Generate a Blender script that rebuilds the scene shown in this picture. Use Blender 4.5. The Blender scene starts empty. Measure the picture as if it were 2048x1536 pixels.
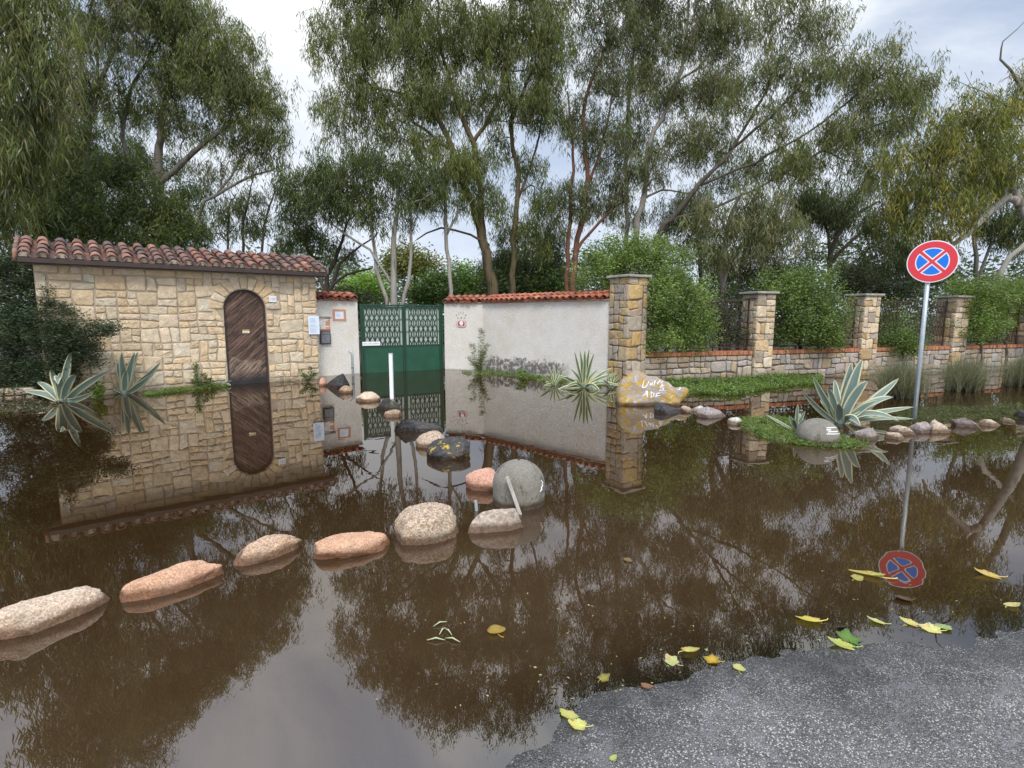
import bpy, math, random
import numpy as np
from mathutils import Vector, Matrix
from mathutils.bvhtree import BVHTree
R = math.radians
sc = bpy.context.scene
col = sc.collection

# ------------------------------------------------------------------ camera geometry
FPX, CX, CY, PITCH, HC = 1060.0, 1024.0, 768.0, R(7.31), 1.6
cp, sp = math.cos(PITCH), math.sin(PITCH)
def ray(px, py):
    u = (px - CX) / FPX; v = (py - CY) / FPX
    return u, cp - v * sp, -sp - v * cp
def at(px, py, z=0.0):                      # where a sight line meets the level z
    x, y, w = ray(px, py); t = (z - HC) / w
    return np.array([x * t, y * t, z])
def P(px, py, D):                           # the point of a sight line D metres ahead
    x, y, w = ray(px, py); t = D / y
    return np.array([x * t, D, HC + w * t])

def px_of(W):                               # photograph pixels of world points, for checking sizes
    W = np.asarray(W, float); dz = W[:, 2] - HC
    zc = W[:, 1] * cp - dz * sp; yc = -W[:, 1] * sp - dz * cp
    return CX + FPX * W[:, 0] / zc, CY + FPX * yc / zc
# ------------------------------------------------------------------ materials
class N:
    def __init__(s, name):
        s.m = bpy.data.materials.new(name); s.m.use_nodes = True
        s.t = s.m.node_tree; s.t.nodes.clear()
    def n(s, kind, _out=0, _props=None, **kw):
        nd = s.t.nodes.new('ShaderNode' + kind)
        for k, v in (_props or {}).items(): setattr(nd, k, v)
        for k, v in kw.items():
            key = int(k[1:]) if k[0] == 'i' and k[1:].isdigit() else k.replace('_', ' ')
            sock = nd.inputs[key]
            if isinstance(v, bpy.types.NodeSocket): s.t.links.new(v, sock)
            else: sock.default_value = v
        s.last = nd
        return nd.outputs[_out] if len(nd.outputs) else None
    def math(s, op, a, b=0.0, clamp=False):
        return s.n('Math', _props={'operation': op, 'use_clamp': clamp}, i0=a, i1=b)
    def mix(s, f, a, b, mode='MIX'):
        nd = s.t.nodes.new('ShaderNodeMix'); nd.data_type = 'RGBA'; nd.blend_type = mode
        for i, v in ((0, f), (6, a), (7, b)):
            if isinstance(v, bpy.types.NodeSocket): s.t.links.new(v, nd.inputs[i])
            else: nd.inputs[i].default_value = v if i == 0 or len(v) == 4 else (*v, 1)
        return nd.outputs[2]
    def ramp(s, f, stops):
        nd = s.t.nodes.new('ShaderNodeValToRGB'); s.t.links.new(f, nd.inputs[0])
        e = nd.color_ramp.elements
        while len(e) < len(stops): e.new(0.5)
        for el, (p, c) in zip(e, stops):
            el.position = p; el.color = (c, c, c, 1) if not hasattr(c, '__len__') else (*c, 1)
        return nd.outputs[0]
    def pos(s): return s.n('NewGeometry')
    def obj(s): return s.n('TexCoord', _out=3)
    def sep(s, v, i):
        nd = s.t.nodes.new('ShaderNodeSeparateXYZ'); s.t.links.new(v, nd.inputs[0]); return nd.outputs[i]
    def noise(s, v, scale, detail=4, rough=.55, dist=0.0, out=0):
        return s.n('TexNoise', _out=out, Vector=v, Scale=scale, Detail=detail, Roughness=rough, Distortion=dist)
    def vor(s, v, scale, out=0, rnd=1.0):
        return s.n('TexVoronoi', _out=out, Vector=v, Scale=scale, Randomness=rnd)
    def scl(s, v, x, y, z):
        return s.n('VectorMath', _props={'operation': 'MULTIPLY'}, i0=v, i1=(x, y, z))
    def attr(s, name='col'): return s.n('Attribute', _props={'attribute_name': name})
    def bump(s, h, strength, dist):
        return s.n('Bump', Height=h, Strength=strength, Distance=dist)
    def out(s, sh): s.n('OutputMaterial', Surface=sh); return s.m
    def bsdf(s, **kw): return s.n('BsdfPrincipled', **kw)

def plain(name, c, rough=.6, var=.25, scale=9.0, bump=.25, bd=.004, metal=0.0, tint=False, dirt=None):
    k = N(name); o = k.pos()
    base = k.attr() if tint else None
    nz = k.noise(o, scale, 6, .62)
    f = k.ramp(nz, [(.25, 1 - var), (.75, 1 + var)])
    c4 = (*c, 1)
    cc = k.mix(1.0, c4, f, 'MULTIPLY')
    if base: cc = k.mix(1.0, cc, base, 'MULTIPLY')
    if dirt:
        n2 = k.noise(o, dirt[1], 8, .7)
        cc = k.mix(k.ramp(n2, [(dirt[2], 0), (dirt[2] + .12, dirt[3])]), cc, (*dirt[0], 1))
    b = k.bump(k.noise(o, scale * 6, 5, .65), bump, bd)
    return k.out(k.bsdf(Base_Color=cc, Roughness=rough, Normal=b, Metallic=metal))

M = {}
M['mortar'] = plain('lime_mortar', (.42, .35, .26), .95, .3, 5, .6, .01)
M['mortar_grey'] = plain('grey_mortar', (.17, .145, .115), .95, .35, 5, .6, .01)
def stone_mat(name, wet=.10):
    k = N(name); o = k.pos()
    n1 = k.noise(o, 7, 7, .65); n2 = k.noise(o, 38, 5, .7)
    c = k.mix(1.0, k.attr(), k.ramp(n1, [(.25, .70), (.7, 1.16)]), 'MULTIPLY')
    c = k.mix(1.0, c, k.ramp(n2, [(.3, .80), (.7, 1.14)]), 'MULTIPLY')
    st = k.noise(o, 2.2, 6, .7)
    c = k.mix(k.ramp(st, [(.62, 0), (.82, .30)]), c, (.20, .165, .12, 1))
    z = k.math('ADD', k.sep(o, 2), k.math('MULTIPLY', k.math('SUBTRACT', n1, .5), .3))
    c = k.mix(k.ramp(z, [(wet * .2, .62), (wet + .12, 0)]), c, (.10, .08, .055, 1))
    b = k.bump(k.math('ADD', k.noise(o, 26, 6, .7), n1), .75, .022)
    return k.out(k.bsdf(Base_Color=c, Roughness=.9, Normal=b))
M['stone'] = stone_mat('yellow_sandstone')
def plaster_mat():
    k = N('rough_white_render'); o = k.pos()
    grain = k.vor(o, 75); n1 = k.noise(o, 3.0, 7, .65)
    c = k.mix(k.ramp(n1, [(.35, 0), (.75, 1)]), (.87, .84, .785, 1), (.80, .745, .65, 1))
    c = k.mix(k.ramp(k.noise(o, 24, 5, .7), [(.52, 0), (.78, .22)]), c, (.50, .46, .41, 1))
    c = k.mix(1.0, c, k.ramp(k.noise(o, 48, 4, .75), [(.30, .70), (.62, 1.08)]), 'MULTIPLY')
    drip = k.noise(k.scl(o, 9, 9, .7), 1.3, 5, .7)
    c = k.mix(k.ramp(drip, [(.60, 0), (.82, .35)]), c, (.44, .41, .36, 1))
    z = k.sep(o, 2); x = k.sep(o, 0)
    edge = k.noise(o, 3.1, 8, .75)
    # black mould that climbed from the foot of the right-hand wall, with a ragged edge of its own
    c = k.mix(k.ramp(k.noise(o, 1.3, 5, .65), [(.50, 0), (.75, .38)]), c, (.62, .53, .40, 1))
    lvl = k.math('ADD', z, k.math('MULTIPLY', k.math('SUBTRACT', edge, .5), 1.15))
    md = k.ramp(lvl, [(.34, 1), (.42, 0)])
    side = k.ramp(k.math('MULTIPLY_ADD', x, .1) if False else k.math('ADD', k.math('MULTIPLY', x, .1), .5), [(.415, 0), (.425, 1), (.625, 1), (.65, 0)])
    gap = k.ramp(k.noise(o, 9, 5, .7), [(.36, .15), (.52, 1)])
    md = k.math('MULTIPLY', k.math('MULTIPLY', md, side), gap)
    c = k.mix(k.math('MULTIPLY', md, .86), c, (.085, .075, .066, 1))
    c = k.mix(k.ramp(k.math('ADD', z, k.math('MULTIPLY', n1, .12)), [(.03, .55), (.10, 0)]), c, (.30, .26, .20, 1))
    h = k.math('ADD', k.noise(o, 34, 5, .7), k.math('MULTIPLY', grain, .5))
    return k.out(k.bsdf(Base_Color=c, Roughness=.95, Normal=k.bump(h, 1.0, .022)))
M['plaster'] = plaster_mat()
M['plaster_plain'] = plain('cream_render', (.55, .47, .36), .95, .25, 4, .5, .01)
def tile_mat():
    k = N('fired_clay_tile'); o = k.pos()
    c = k.mix(1.0, k.attr(), k.ramp(k.noise(o, 14, 6, .7), [(.25, .6), (.75, 1.3)]), 'MULTIPLY')
    c = k.mix(k.ramp(k.noise(o, 5.5, 7, .75), [(.50, 0), (.66, .75)]), c, (.070, .055, .048, 1))
    c = k.mix(k.ramp(k.noise(o, 11, 6, .75), [(.64, 0), (.72, .6)]), c, (.16, .15, .11, 1))
    return k.out(k.bsdf(Base_Color=c, Roughness=.85, Normal=k.bump(k.noise(o, 60, 5, .7), .5, .006)))
M['tile'] = tile_mat()
def wood_mat(name, c1, c2, sx, sy, sz, tint=True, rough=.55):
    k = N(name); o = k.obj()
    g = k.noise(k.scl(o, sx, sy, sz), 2.2, 8, .7, 1.2)
    c = k.mix(k.ramp(g, [(.3, 0), (.72, 1)]), (*c1, 1), (*c2, 1))
    if tint: c = k.mix(1.0, c, k.attr(), 'MULTIPLY')
    return k.out(k.bsdf(Base_Color=c, Roughness=rough, Normal=k.bump(g, .5, .006)))
M['fascia'] = plain('dark_fascia_board', (.045, .03, .024), .6, .35, 6, .3)
M['post_wood'] = plain('pale_split_wood', (.42, .39, .34), .8, .3, 14, .5)
M['green'] = plain('green_enamel', (.013, .075, .040), .45, .22, 4, .12, .002, dirt=((.05, .09, .06), 7, .60, .5))
M['green_dark'] = plain('dark_green_enamel', (.011, .052, .029), .42, .2, 8, .12, .002)
M['sheet'] = plain('pale_backing_sheet', (.38, .44, .40), .5, .1, 2.2, .05, .002, dirt=((.40, .44, .40), 3, .55, .5))
M['iron'] = plain('black_cast_iron', (.035, .038, .045), .45, .3, 18, .3, .003)
M['rust'] = plain('rusty_brown_mesh', (.055, .036, .026), .75, .4, 20, .4, .002)
M['galv'] = plain('galvanised_steel', (.44, .50, .53), .42, .16, 10, .06, .001, metal=.35)
M['white'] = plain('white_paint', (.78, .79, .80), .45, .06, 6, .05, .001)
M['paper'] = plain('pale_blue_paper', (.66, .74, .86), .6, .06, 8, .05, .001)
M['ink'] = plain('grey_ink', (.30, .36, .48), .7, .1, 8, .02, .001)
M['blue_ink'] = plain('blue_glaze_lettering', (.05, .11, .22), .4, .1, 8, .02, .001)
M['dark_ink'] = plain('weathered_dark_letters', (.10, .10, .095), .7, .2, 8, .02, .001)
M['terracotta'] = plain('terracotta_frame', (.52, .27, .18), .8, .2, 12, .3, .003)
M['terradark'] = plain('red_clay_ledge', (.33, .13, .08), .8, .25, 12, .3, .003)
M['red_plaque'] = plain('red_glaze', (.42, .07, .05), .4, .12, 10, .05, .001)
M['gold'] = plain('brass_plate', (.48, .34, .08), .4, .15, 10, .05, .001)
M['sign_red'] = plain('sign_red', (.74, .045, .065), .62, .05, 3, .0, .0005)
M['sign_blue'] = plain('sign_blue', (.004, .19, .76), .62, .05, 3, .0, .0005)
M['sign_white'] = plain('sign_white', (.88, .89, .90), .6, .04, 3, .0, .0005)
M['brick'] = plain('red_brick_on_edge', (.42, .17, .09), .88, .3, 16, .5, .006, tint=True, dirt=((.10, .08, .06), 5, .58, .7))
M['cap'] = plain('lichened_stone_cap', (.34, .32, .27), .95, .4, 10, .7, .012, dirt=((.30, .22, .03), 7, .60, .8))
M['soil'] = plain('wet_soil', (.055, .043, .030), .8, .4, 6, .8, .03)

def rock_mat(name, c1, c2, speck, sc_speck, lich=None, rough=.75, bs=.9, dark=None):
    k = N(name); o = k.obj()
    n1 = k.noise(o, 5, 7, .65)
    c = k.mix(k.ramp(n1, [(.3, 0), (.7, 1)]), (*c1, 1), (*c2, 1))
    cell = k.vor(o, sc_speck, out=1)
    g = k.sep(cell, 0)
    c = k.mix(1.0, c, k.ramp(g, [(0, 1 - speck), (1, 1 + speck)]), 'MULTIPLY')
    c = k.mix(1.0, c, k.ramp(k.noise(o, sc_speck * .8, 4, .75), [(.3, .68), (.66, 1.22)]), 'MULTIPLY')
    c = k.mix(k.ramp(k.sep(cell, 1), [(.80, 0), (.86, min(1, speck * .9))]), c, (.72, .64, .54, 1))
    c = k.mix(k.ramp(k.sep(cell, 2), [(.86, 0), (.9, min(1, speck * .8))]), c, (.10, .085, .08, 1))
    if dark: c = k.mix(k.ramp(k.noise(o, dark[1], 6, .7), [(dark[2], 0), (dark[2] + .08, .8)]), c, (*dark[0], 1))
    for l in (lich or []):
        c = k.mix(k.ramp(k.noise(o, l[1], 6, .72, .4), [(l[2], 0), (l[2] + .035, .95)]), c, (*l[0], 1))
    c = k.mix(k.ramp(k.noise(o, 3.3, 6, .7), [(.52, 0), (.74, .42)]), c, (.16, .13, .10, 1))
    pz = k.sep(k.n('NewGeometry'), 2)
    wet = k.ramp(k.math('ADD', pz, k.math('MULTIPLY', k.math('SUBTRACT', n1, .5), .05)), [(.036, 1), (.070, 0)])
    c = k.mix(wet, c, k.mix(1.0, c, (.34, .27, .21, 1), 'MULTIPLY'))
    rg = k.math('SUBTRACT', rough, k.math('MULTIPLY', wet, .45))
    b = k.bump(k.math('ADD', k.noise(o, 24, 7, .72), k.math('MULTIPLY', g, .25)), bs, .022)
    return k.out(k.bsdf(Base_Color=c, Roughness=rg, Normal=b))
YL, GL, WL = (.52, .30, .02), (.33, .34, .27), (.50, .50, .45)
M['r_cream'] = rock_mat('cream_granite', (.64, .46, .33), (.74, .58, .42), .34, 125, [(GL, 4.1, .62)])
M['r_salmon'] = rock_mat('salmon_granite', (.62, .33, .19), (.68, .41, .255), .28, 135)
M['r_ochre'] = rock_mat('ochre_granite', (.54, .33, .20), (.60, .43, .29), .36, 110, [((.40, .27, .11), 4, .56)])
M['r_pink'] = rock_mat('pink_granite', (.60, .30, .195), (.66, .38, .26), .30, 130)
M['r_speck'] = rock_mat('speckled_lichened_granite', (.42, .30, .205), (.52, .39, .27), .46, 105, [(GL, 5.2, .59), ((.36, .28, .10), 6, .62), (WL, 5.2, .68)])
M['r_slab'] = rock_mat('pale_pinkish_slab', (.40, .31, .25), (.50, .42, .33), .25, 45, [((.24, .22, .19), 5, .60)])
M['r_basalt'] = rock_mat('black_basalt', (.020, .020, .022), (.040, .039, .041), .06, 40, None, .5)
M['r_yellow'] = rock_mat('basalt_with_yellow_lichen', (.026, .025, .026), (.06, .058, .056), .06, 40, [((.58, .38, .02), 11, .575), (WL, 17, .69)], .65)
M['r_moss'] = rock_mat('basalt_with_pale_moss', (.035, .034, .030), (.07, .066, .055), .06, 40, [((.20, .22, .09), 7, .58), (WL, 9, .69)], .65)
M['r_brown'] = rock_mat('orange_brown_stone', (.30, .18, .10), (.40, .27, .17), .3, 50)
M['r_grey'] = rock_mat('pinkish_grey_stone', (.27, .22, .205), (.36, .305, .285), .25, 45)
M['r_tan'] = rock_mat('tan_stone', (.42, .31, .22), (.50, .40, .30), .25, 45)
M['r_white'] = rock_mat('off_white_stone', (.55, .50, .43), (.64, .59, .52), .15, 45)
M['r_lichen'] = rock_mat('pale_rock_under_yellow_lichen', (.30, .255, .215), (.42, .36, .31), .22, 90, [((.48, .29, .03), 5.2, .495), ((.40, .25, .04), 12, .57), (WL, 9, .58), ((.20, .17, .14), 7, .64)])
M['concrete'] = rock_mat('weathered_concrete', (.150, .138, .112), (.245, .226, .186), .12, 140, [((.105, .10, .075), 4, .55), ((.30, .285, .245), 9, .66)], .9, .25)

def leaf_mat(name, rough=.45, trans=.35, bright=1.0):
    k = N(name)
    c = k.attr()
    if bright != 1.0: c = k.mix(1.0, c, (bright,) * 3, 'MULTIPLY')
    a = k.bsdf(Base_Color=c, Roughness=rough)
    t = k.n('BsdfTranslucent', Color=k.mix(1.0, c, (1.15, 1.2, .6, 1), 'MULTIPLY'))
    return k.out(k.n('MixShader', i0=trans, i1=a, i2=t))
M['leaf'] = leaf_mat('foliage', .5, .42)
M['leaf_waxy'] = leaf_mat('waxy_foliage', .5, .35)
M['fallen'] = leaf_mat('fallen_leaf', .45, .25)
def agave_mat(name, c1, c2):
    k = N(name); o = k.obj()
    n1 = k.noise(o, 9, 5, .6)
    c = k.mix(n1, (*c1, 1), (*c2, 1))
    c = k.mix(k.ramp(k.noise(o, 30, 5, .75), [(.62, 0), (.75, .4)]), c, (.20, .19, .14, 1))
    return k.out(k.bsdf(Base_Color=c, Roughness=.5, Normal=k.bump(k.noise(o, 45, 3, .6), .2, .004)))
M['agave_green'] = agave_mat('agave_blue_green', (.095, .155, .130), (.17, .235, .205))
M['agave_mid'] = agave_mat('agave_deep_green', (.055, .105, .07), (.10, .16, .12))
M['agave_cream'] = agave_mat('agave_cream_margin', (.50, .49, .29), (.60, .58, .38))
M['agave_yellow'] = agave_mat('agave_yellow_margin', (.55, .52, .20), (.64, .61, .32))

def bark_mat(name, c1, c2, c3, s=1.0):
    k = N(name); o = k.pos()
    n = k.noise(k.scl(o, 9 * s, 9 * s, 1.1 * s), 1.4, 7, .7, .6)
    c = k.mix(k.ramp(n, [(.34, 0), (.52, 1)]), (*c1, 1), (*c2, 1))
    c = k.mix(k.ramp(k.noise(k.scl(o, 5, 5, .7), 1.1, 5, .7), [(.55, 0), (.66, 1)]), c, (*c3, 1))
    return k.out(k.bsdf(Base_Color=c, Roughness=.8, Normal=k.bump(n, .6, .02)))
M['bark_dark'] = bark_mat('dark_eucalyptus_bark', (.030, .024, .018), (.075, .058, .042), (.11, .092, .07))
M['bark_pale'] = bark_mat('pale_eucalyptus_bark', (.20, .18, .15), (.33, .31, .27), (.13, .105, .08))
M['bark_olive'] = bark_mat('olive_peeling_bark', (.040, .030, .019), (.115, .085, .038), (.024, .019, .016))
M['bark_red'] = bark_mat('red_brown_peeling_bark', (.085, .034, .020), (.17, .075, .042), (.05, .028, .02))
M['bark_grey'] = bark_mat('grey_bark', (.085, .075, .06), (.16, .145, .12), (.055, .045, .035))

# ------------------------------------------------------------------ mesh building
ROOT = {}
class G:
    def __init__(s): s.V = []; s.F = []; s.C = []; s.M = []; s.n = 0
    def add(s, vs, fs, c=(1, 1, 1), m=0):
        b = s.n; vs = [tuple(v) for v in vs]; s.V += vs; s.n += len(vs)
        s.C += ([c] * len(vs) if not isinstance(c, list) else c)
        s.F += [tuple(b + i for i in f) for f in fs]; s.M += [m] * len(fs)
    def box(s, o, a, b, c_, c=(1, 1, 1), m=0):
        o, a, b, c_ = (np.asarray(q, float) for q in (o, a, b, c_))
        vs = [o, o + a, o + a + b, o + b, o + c_, o + a + c_, o + a + b + c_, o + b + c_]
        fs = [(0, 3, 2, 1), (4, 5, 6, 7), (0, 1, 5, 4), (1, 2, 6, 5), (2, 3, 7, 6), (3, 0, 4, 7)]
        if np.dot(np.cross(a, b), c_) < 0: fs = [f[::-1] for f in fs]
        s.add(vs, fs, c, m)
    def tube(s, pts, rad, n=8, c=(1, 1, 1), m=0, cap=True):
        pts = [np.asarray(p, float) for p in pts]; k = len(pts)
        if not hasattr(rad, '__len__'): rad = [rad] * k
        vs = []; up = None
        for i in range(k):
            t = pts[min(i + 1, k - 1)] - pts[max(i - 1, 0)]; t = t / (np.linalg.norm(t) + 1e-9)
            if up is None:
                a = np.array([0, 0, 1.]) if abs(t[2]) < .9 else np.array([1., 0, 0])
            else: a = up
            x = np.cross(a, t); x /= np.linalg.norm(x) + 1e-9; y = np.cross(t, x); up = y
            for j in range(n):
                w = 2 * math.pi * j / n
                vs.append(pts[i] + rad[i] * (math.cos(w) * x + math.sin(w) * y))
        fs = [(i * n + j, i * n + (j + 1) % n, (i + 1) * n + (j + 1) % n, (i + 1) * n + j) for i in range(k - 1) for j in range(n)]
        if cap: fs += [tuple(range(n))[::-1], tuple(range((k - 1) * n, k * n))]
        s.add(vs, fs, c, m)
    def prism(s, poly, o, u, v, w, d, c=(1, 1, 1), m=0):       # polygon in (u,v), extruded d along w
        o, u, v, w = (np.asarray(q, float) for q in (o, u, v, w)); k = len(poly)
        vs = [o + u * a + v * b for a, b in poly] + [o + u * a + v * b + w * d for a, b in poly]
        fs = [tuple(range(k))[::-1], tuple(range(k, 2 * k))] + [(i, (i + 1) % k, k + (i + 1) % k, k + i) for i in range(k)]
        s.add(vs, fs, c, m)
    def lathe(s, prof, o, n=48, c=(1, 1, 1), m=0):
        vs = []; o = np.asarray(o, float)
        for r, z in prof:
            for j in range(n):
                a = 2 * math.pi * j / n; vs.append(o + (r * math.cos(a), r * math.sin(a), z))
        k = len(prof)
        fs = [(i * n + j, i * n + (j + 1) % n, (i + 1) * n + (j + 1) % n, (i + 1) * n + j) for i in range(k - 1) for j in range(n)]
        s.add(vs, fs, c, m)
    def make(s, name, mats, parent=None, loc=None, smooth=False, bevel=0.0):
        sizes = np.array([len(f) for f in s.F], np.int32)
        flat = np.array([i for f in s.F for i in f], np.int32)
        return mk(name, np.array(s.V, float).reshape(-1, 3), flat, sizes, np.array(s.C, float), mats, np.array(s.M, np.int32), parent, loc, smooth, bevel)
def mk(name, V, flat, sizes, C, mats, MI=None, parent=None, loc=None, smooth=False, bevel=0.0):
    if parent is not None: org = ROOT[parent]
    else: org = np.asarray(loc if loc is not None else (0, 0, 0), float)
    me = bpy.data.meshes.new(name)
    me.vertices.add(len(V)); me.vertices.foreach_set('co', (V - org).astype(np.float32).ravel())
    me.loops.add(len(flat)); me.loops.foreach_set('vertex_index', flat)
    me.polygons.add(len(sizes))
    st = np.zeros(len(sizes), np.int32); st[1:] = np.cumsum(sizes)[:-1]
    me.polygons.foreach_set('loop_start', st)
    try: me.polygons.foreach_set('loop_total', sizes)
    except Exception: pass
    if not isinstance(mats, (list, tuple)): mats = [mats]
    for q in mats: me.materials.append(M[q] if isinstance(q, str) else q)
    if MI is not None and len(mats) > 1: me.polygons.foreach_set('material_index', MI)
    me.update(calc_edges=True)
    if C is not None and len(C):
        a = me.color_attributes.new('col', 'FLOAT_COLOR', 'POINT')
        c4 = np.ones((len(V), 4), np.float32); c4[:, :3] = C
        a.data.foreach_set('color', c4.ravel())
    me.polygons.foreach_set('use_smooth', np.full(len(sizes), bool(smooth)))
    me.validate()
    o = bpy.data.objects.new(name, me); col.objects.link(o)
    if parent is not None: o.parent = parent
    else: o.location = org
    ROOT[o] = org
    if bevel:
        b = o.modifiers.new('bevel', 'BEVEL'); b.width = bevel; b.segments = 2; b.limit_method = 'ANGLE'
    return o
def thing(name, label, cat, loc, group=None):
    o = bpy.data.objects.new(name, None); col.objects.link(o); o.empty_display_size = .2
    o.location = loc; ROOT[o] = np.asarray(loc, float)
    return tag(o, label, cat, group)
def tag(o, label=None, cat=None, group=None, kind=None):
    if label: o['label'] = label
    if cat: o['category'] = cat
    if group: o['group'] = group
    if kind: o['kind'] = kind
    return o
def text(body, size, o, u, v, w, depth, name, mat, parent):
    cu = bpy.data.curves.new('lettering', 'FONT'); cu.body = body; cu.size = size
    cu.align_x = 'CENTER'; cu.align_y = 'CENTER'; cu.extrude = depth; cu.resolution_u = 3
    t = bpy.data.objects.new('lettering', cu)
    col.objects.link(t); bpy.context.view_layer.update()
    me = bpy.data.meshes.new_from_object(t.evaluated_get(bpy.context.evaluated_depsgraph_get()))
    V = np.zeros(len(me.vertices) * 3, np.float32); me.vertices.foreach_get('co', V); V = V.reshape(-1, 3)
    fs = [tuple(p.vertices) for p in me.polygons]
    bpy.data.objects.remove(t); bpy.data.meshes.remove(me)
    o, u, v, w = (np.asarray(q, float) for q in (o, u, v, w))
    g = G(); g.add([o + u * a + v * b + w * c for a, b, c in V], fs)
    return g.make(name, [mat], parent)
Z = np.array([0, 0, 1.])
def nrm(v): v = np.asarray(v, float); return v / np.linalg.norm(v)
# ------------------------------------------------------------------ stonework, tiles
SAND = [(.67, .525, .345), (.69, .56, .39), (.65, .495, .31), (.71, .585, .42), (.68, .55, .39), (.67, .51, .32), (.66, .54, .395)]
FIELD = [(.42, .34, .26), (.48, .40, .32), (.38, .30, .23), (.44, .38, .33), (.50, .41, .30), (.34, .29, .25), (.46, .35, .22)]
def stone(g, poly, fr, d, c, rng, mortar=.013, rough=.005):
    o, u, v, w = fr
    p = np.array(poly, float); ctr = p.mean(0)
    ext = (p.max(0) - p.min(0)) / 2 + 1e-6
    q = ctr + (p - ctr) * np.maximum(1 - mortar / ext, .3)
    k = len(q); ring = []
    r = .09 + .09 * rng.random()
    for i in range(k):
        a, b, c2 = q[i - 1], q[i], q[(i + 1) % k]
        ring.append(b + (a - b) * r); ring.append(b + (a - b) * r * .25 + (c2 - b) * r * .25); ring.append(b + (c2 - b) * r)
        m = (b + c2) / 2; ring.append(m + rng.normal(0, .004, 2))
    ring = np.array(ring); nn = len(ring)
    vs = []
    for sc_, ww, jit in ((1.0, -.02, 0), (1.0, d * .6, .002), (.95, d * .9, .003), (.78, d, rough), (.4, d + rough * .6, rough)):
        for a in ring:
            b = ctr + (a - ctr) * sc_
            h = ww + (rng.normal(0, jit) if jit else 0)
            vs.append(o + u * b[0] + v * b[1] + w * h)
    vs.append(o + u * ctr[0] + v * ctr[1] + w * (d + rng.normal(0, rough)))
    fs = [(r_ * nn + j, r_ * nn + (j + 1) % nn, (r_ + 1) * nn + (j + 1) % nn, (r_ + 1) * nn + j) for r_ in range(4) for j in range(nn)]
    fs += [(4 * nn + j, 4 * nn + (j + 1) % nn, 5 * nn) for j in range(nn)]
    sh = rng.uniform(.88, 1.10); hue = rng.normal(0, .03)
    g.add(vs, fs, (c[0] * sh * (1 + hue), c[1] * sh, c[2] * sh * (1 - hue)))
def rubble(g, fr, W, H, cu, cv, pal, rng, d=.028, skip=None, push=None, big=.5, mortar=.013, v0=0.0):
    nu, nv = max(1, round(W / cu)), max(1, round(H / cv)); cu, cv = W / nu, H / nv
    J = rng.normal(0, 1, (nu + 1, nv + 1, 2)) * np.array([cu * .11, cv * .11])
    J[0, :, 0] = J[nu, :, 0] = 0; J[:, 0, 1] = J[:, nv, 1] = 0
    used = np.zeros((nu, nv), bool)
    for j in range(nv):
        for i in range(nu):
            if used[i, j]: continue
            opts = [(1, 1), (2, 1), (2, 1), (1, 2), (2, 2), (3, 1), (2, 2), (1, 1), (3, 2)] if rng.random() < big else [(1, 1), (2, 1), (1, 2), (2, 1)]
            a, b = opts[rng.integers(len(opts))]
            while i + a > nu or used[i:i + a, j].any(): a -= 1
            b = min(b, nv - j)
            used[i:i + a, j:j + b] = True
            gp = lambda x, y: np.array([x * cu, v0 + y * cv]) + J[x, y]
            poly = [gp(i, j), gp(i + a, j), gp(i + a, j + b), gp(i, j + b)]
            if skip:
                res = [skip(q) for q in poly + [sum(poly) / 4]]
                if all(res) or res[-1]: continue
            if push: poly = [push(q) for q in poly]
            stone(g, poly, fr, d * rng.uniform(.75, 1.25), pal[rng.integers(len(pal))], rng, mortar)

def tiles(g, o, u, s, ncol, pitch, L, ncourse, pal, rng, r=None, cream=None):
    """barrel tiles: o = left eave corner, u along the eave, s up the slope (unit), w = normal"""
    o, u, s = (np.asarray(q, float) for q in (o, u, s)); w = np.cross(u, s); w = w / np.linalg.norm(w)
    if w[2] < 0: w = -w
    r = r or pitch * .40; K = 7; exp = L / ncourse
    for i in range(ncol):
        for kind in (0, 1):                       # 0 pan (hollow up), 1 cover
            if kind == 0 and i == ncol - 1: continue
            for j in range(ncourse):
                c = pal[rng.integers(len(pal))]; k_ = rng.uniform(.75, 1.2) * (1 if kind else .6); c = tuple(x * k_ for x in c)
                ctr = o + u * (pitch * (i + .5 + (.5 if kind == 0 else 0)) + rng.normal(0, .006)) + s * (exp * j + rng.normal(0, .012))
                yaw = rng.normal(0, .018); s2 = s + u * yaw
                ln = exp * 1.22; vs = []
                for (t, rr, lift) in ((0, r * 1.06, .020 if kind else .012), (ln, r * .88, .0)):
                    for th in (1.0, .82):
                        for q in range(K + 1):
                            a = math.pi * q / K
                            y = (math.sin(a) if kind else -math.sin(a) * .8) * rr * (th if kind else 2 - th if False else th)
                            vs.append(ctr + s2 * t + u * (math.cos(a) * rr * th) + w * (y + lift + (r * .30 if kind else r * .62)))
                n = K + 1; fs = []
                for q in range(K):
                    fs += [(q, q + 1, 2 * n + q + 1, 2 * n + q), (n + q + 1, n + q, 3 * n + q, 3 * n + q + 1),
                           (q, n + q, n + q + 1, q + 1), (2 * n + q, 2 * n + q + 1, 3 * n + q + 1, 3 * n + q)]
                fs += [(0, 2 * n, 3 * n, n), (K, n + K, 3 * n + K, 2 * n + K)]
                g.add(vs, fs, c)
    return w

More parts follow.
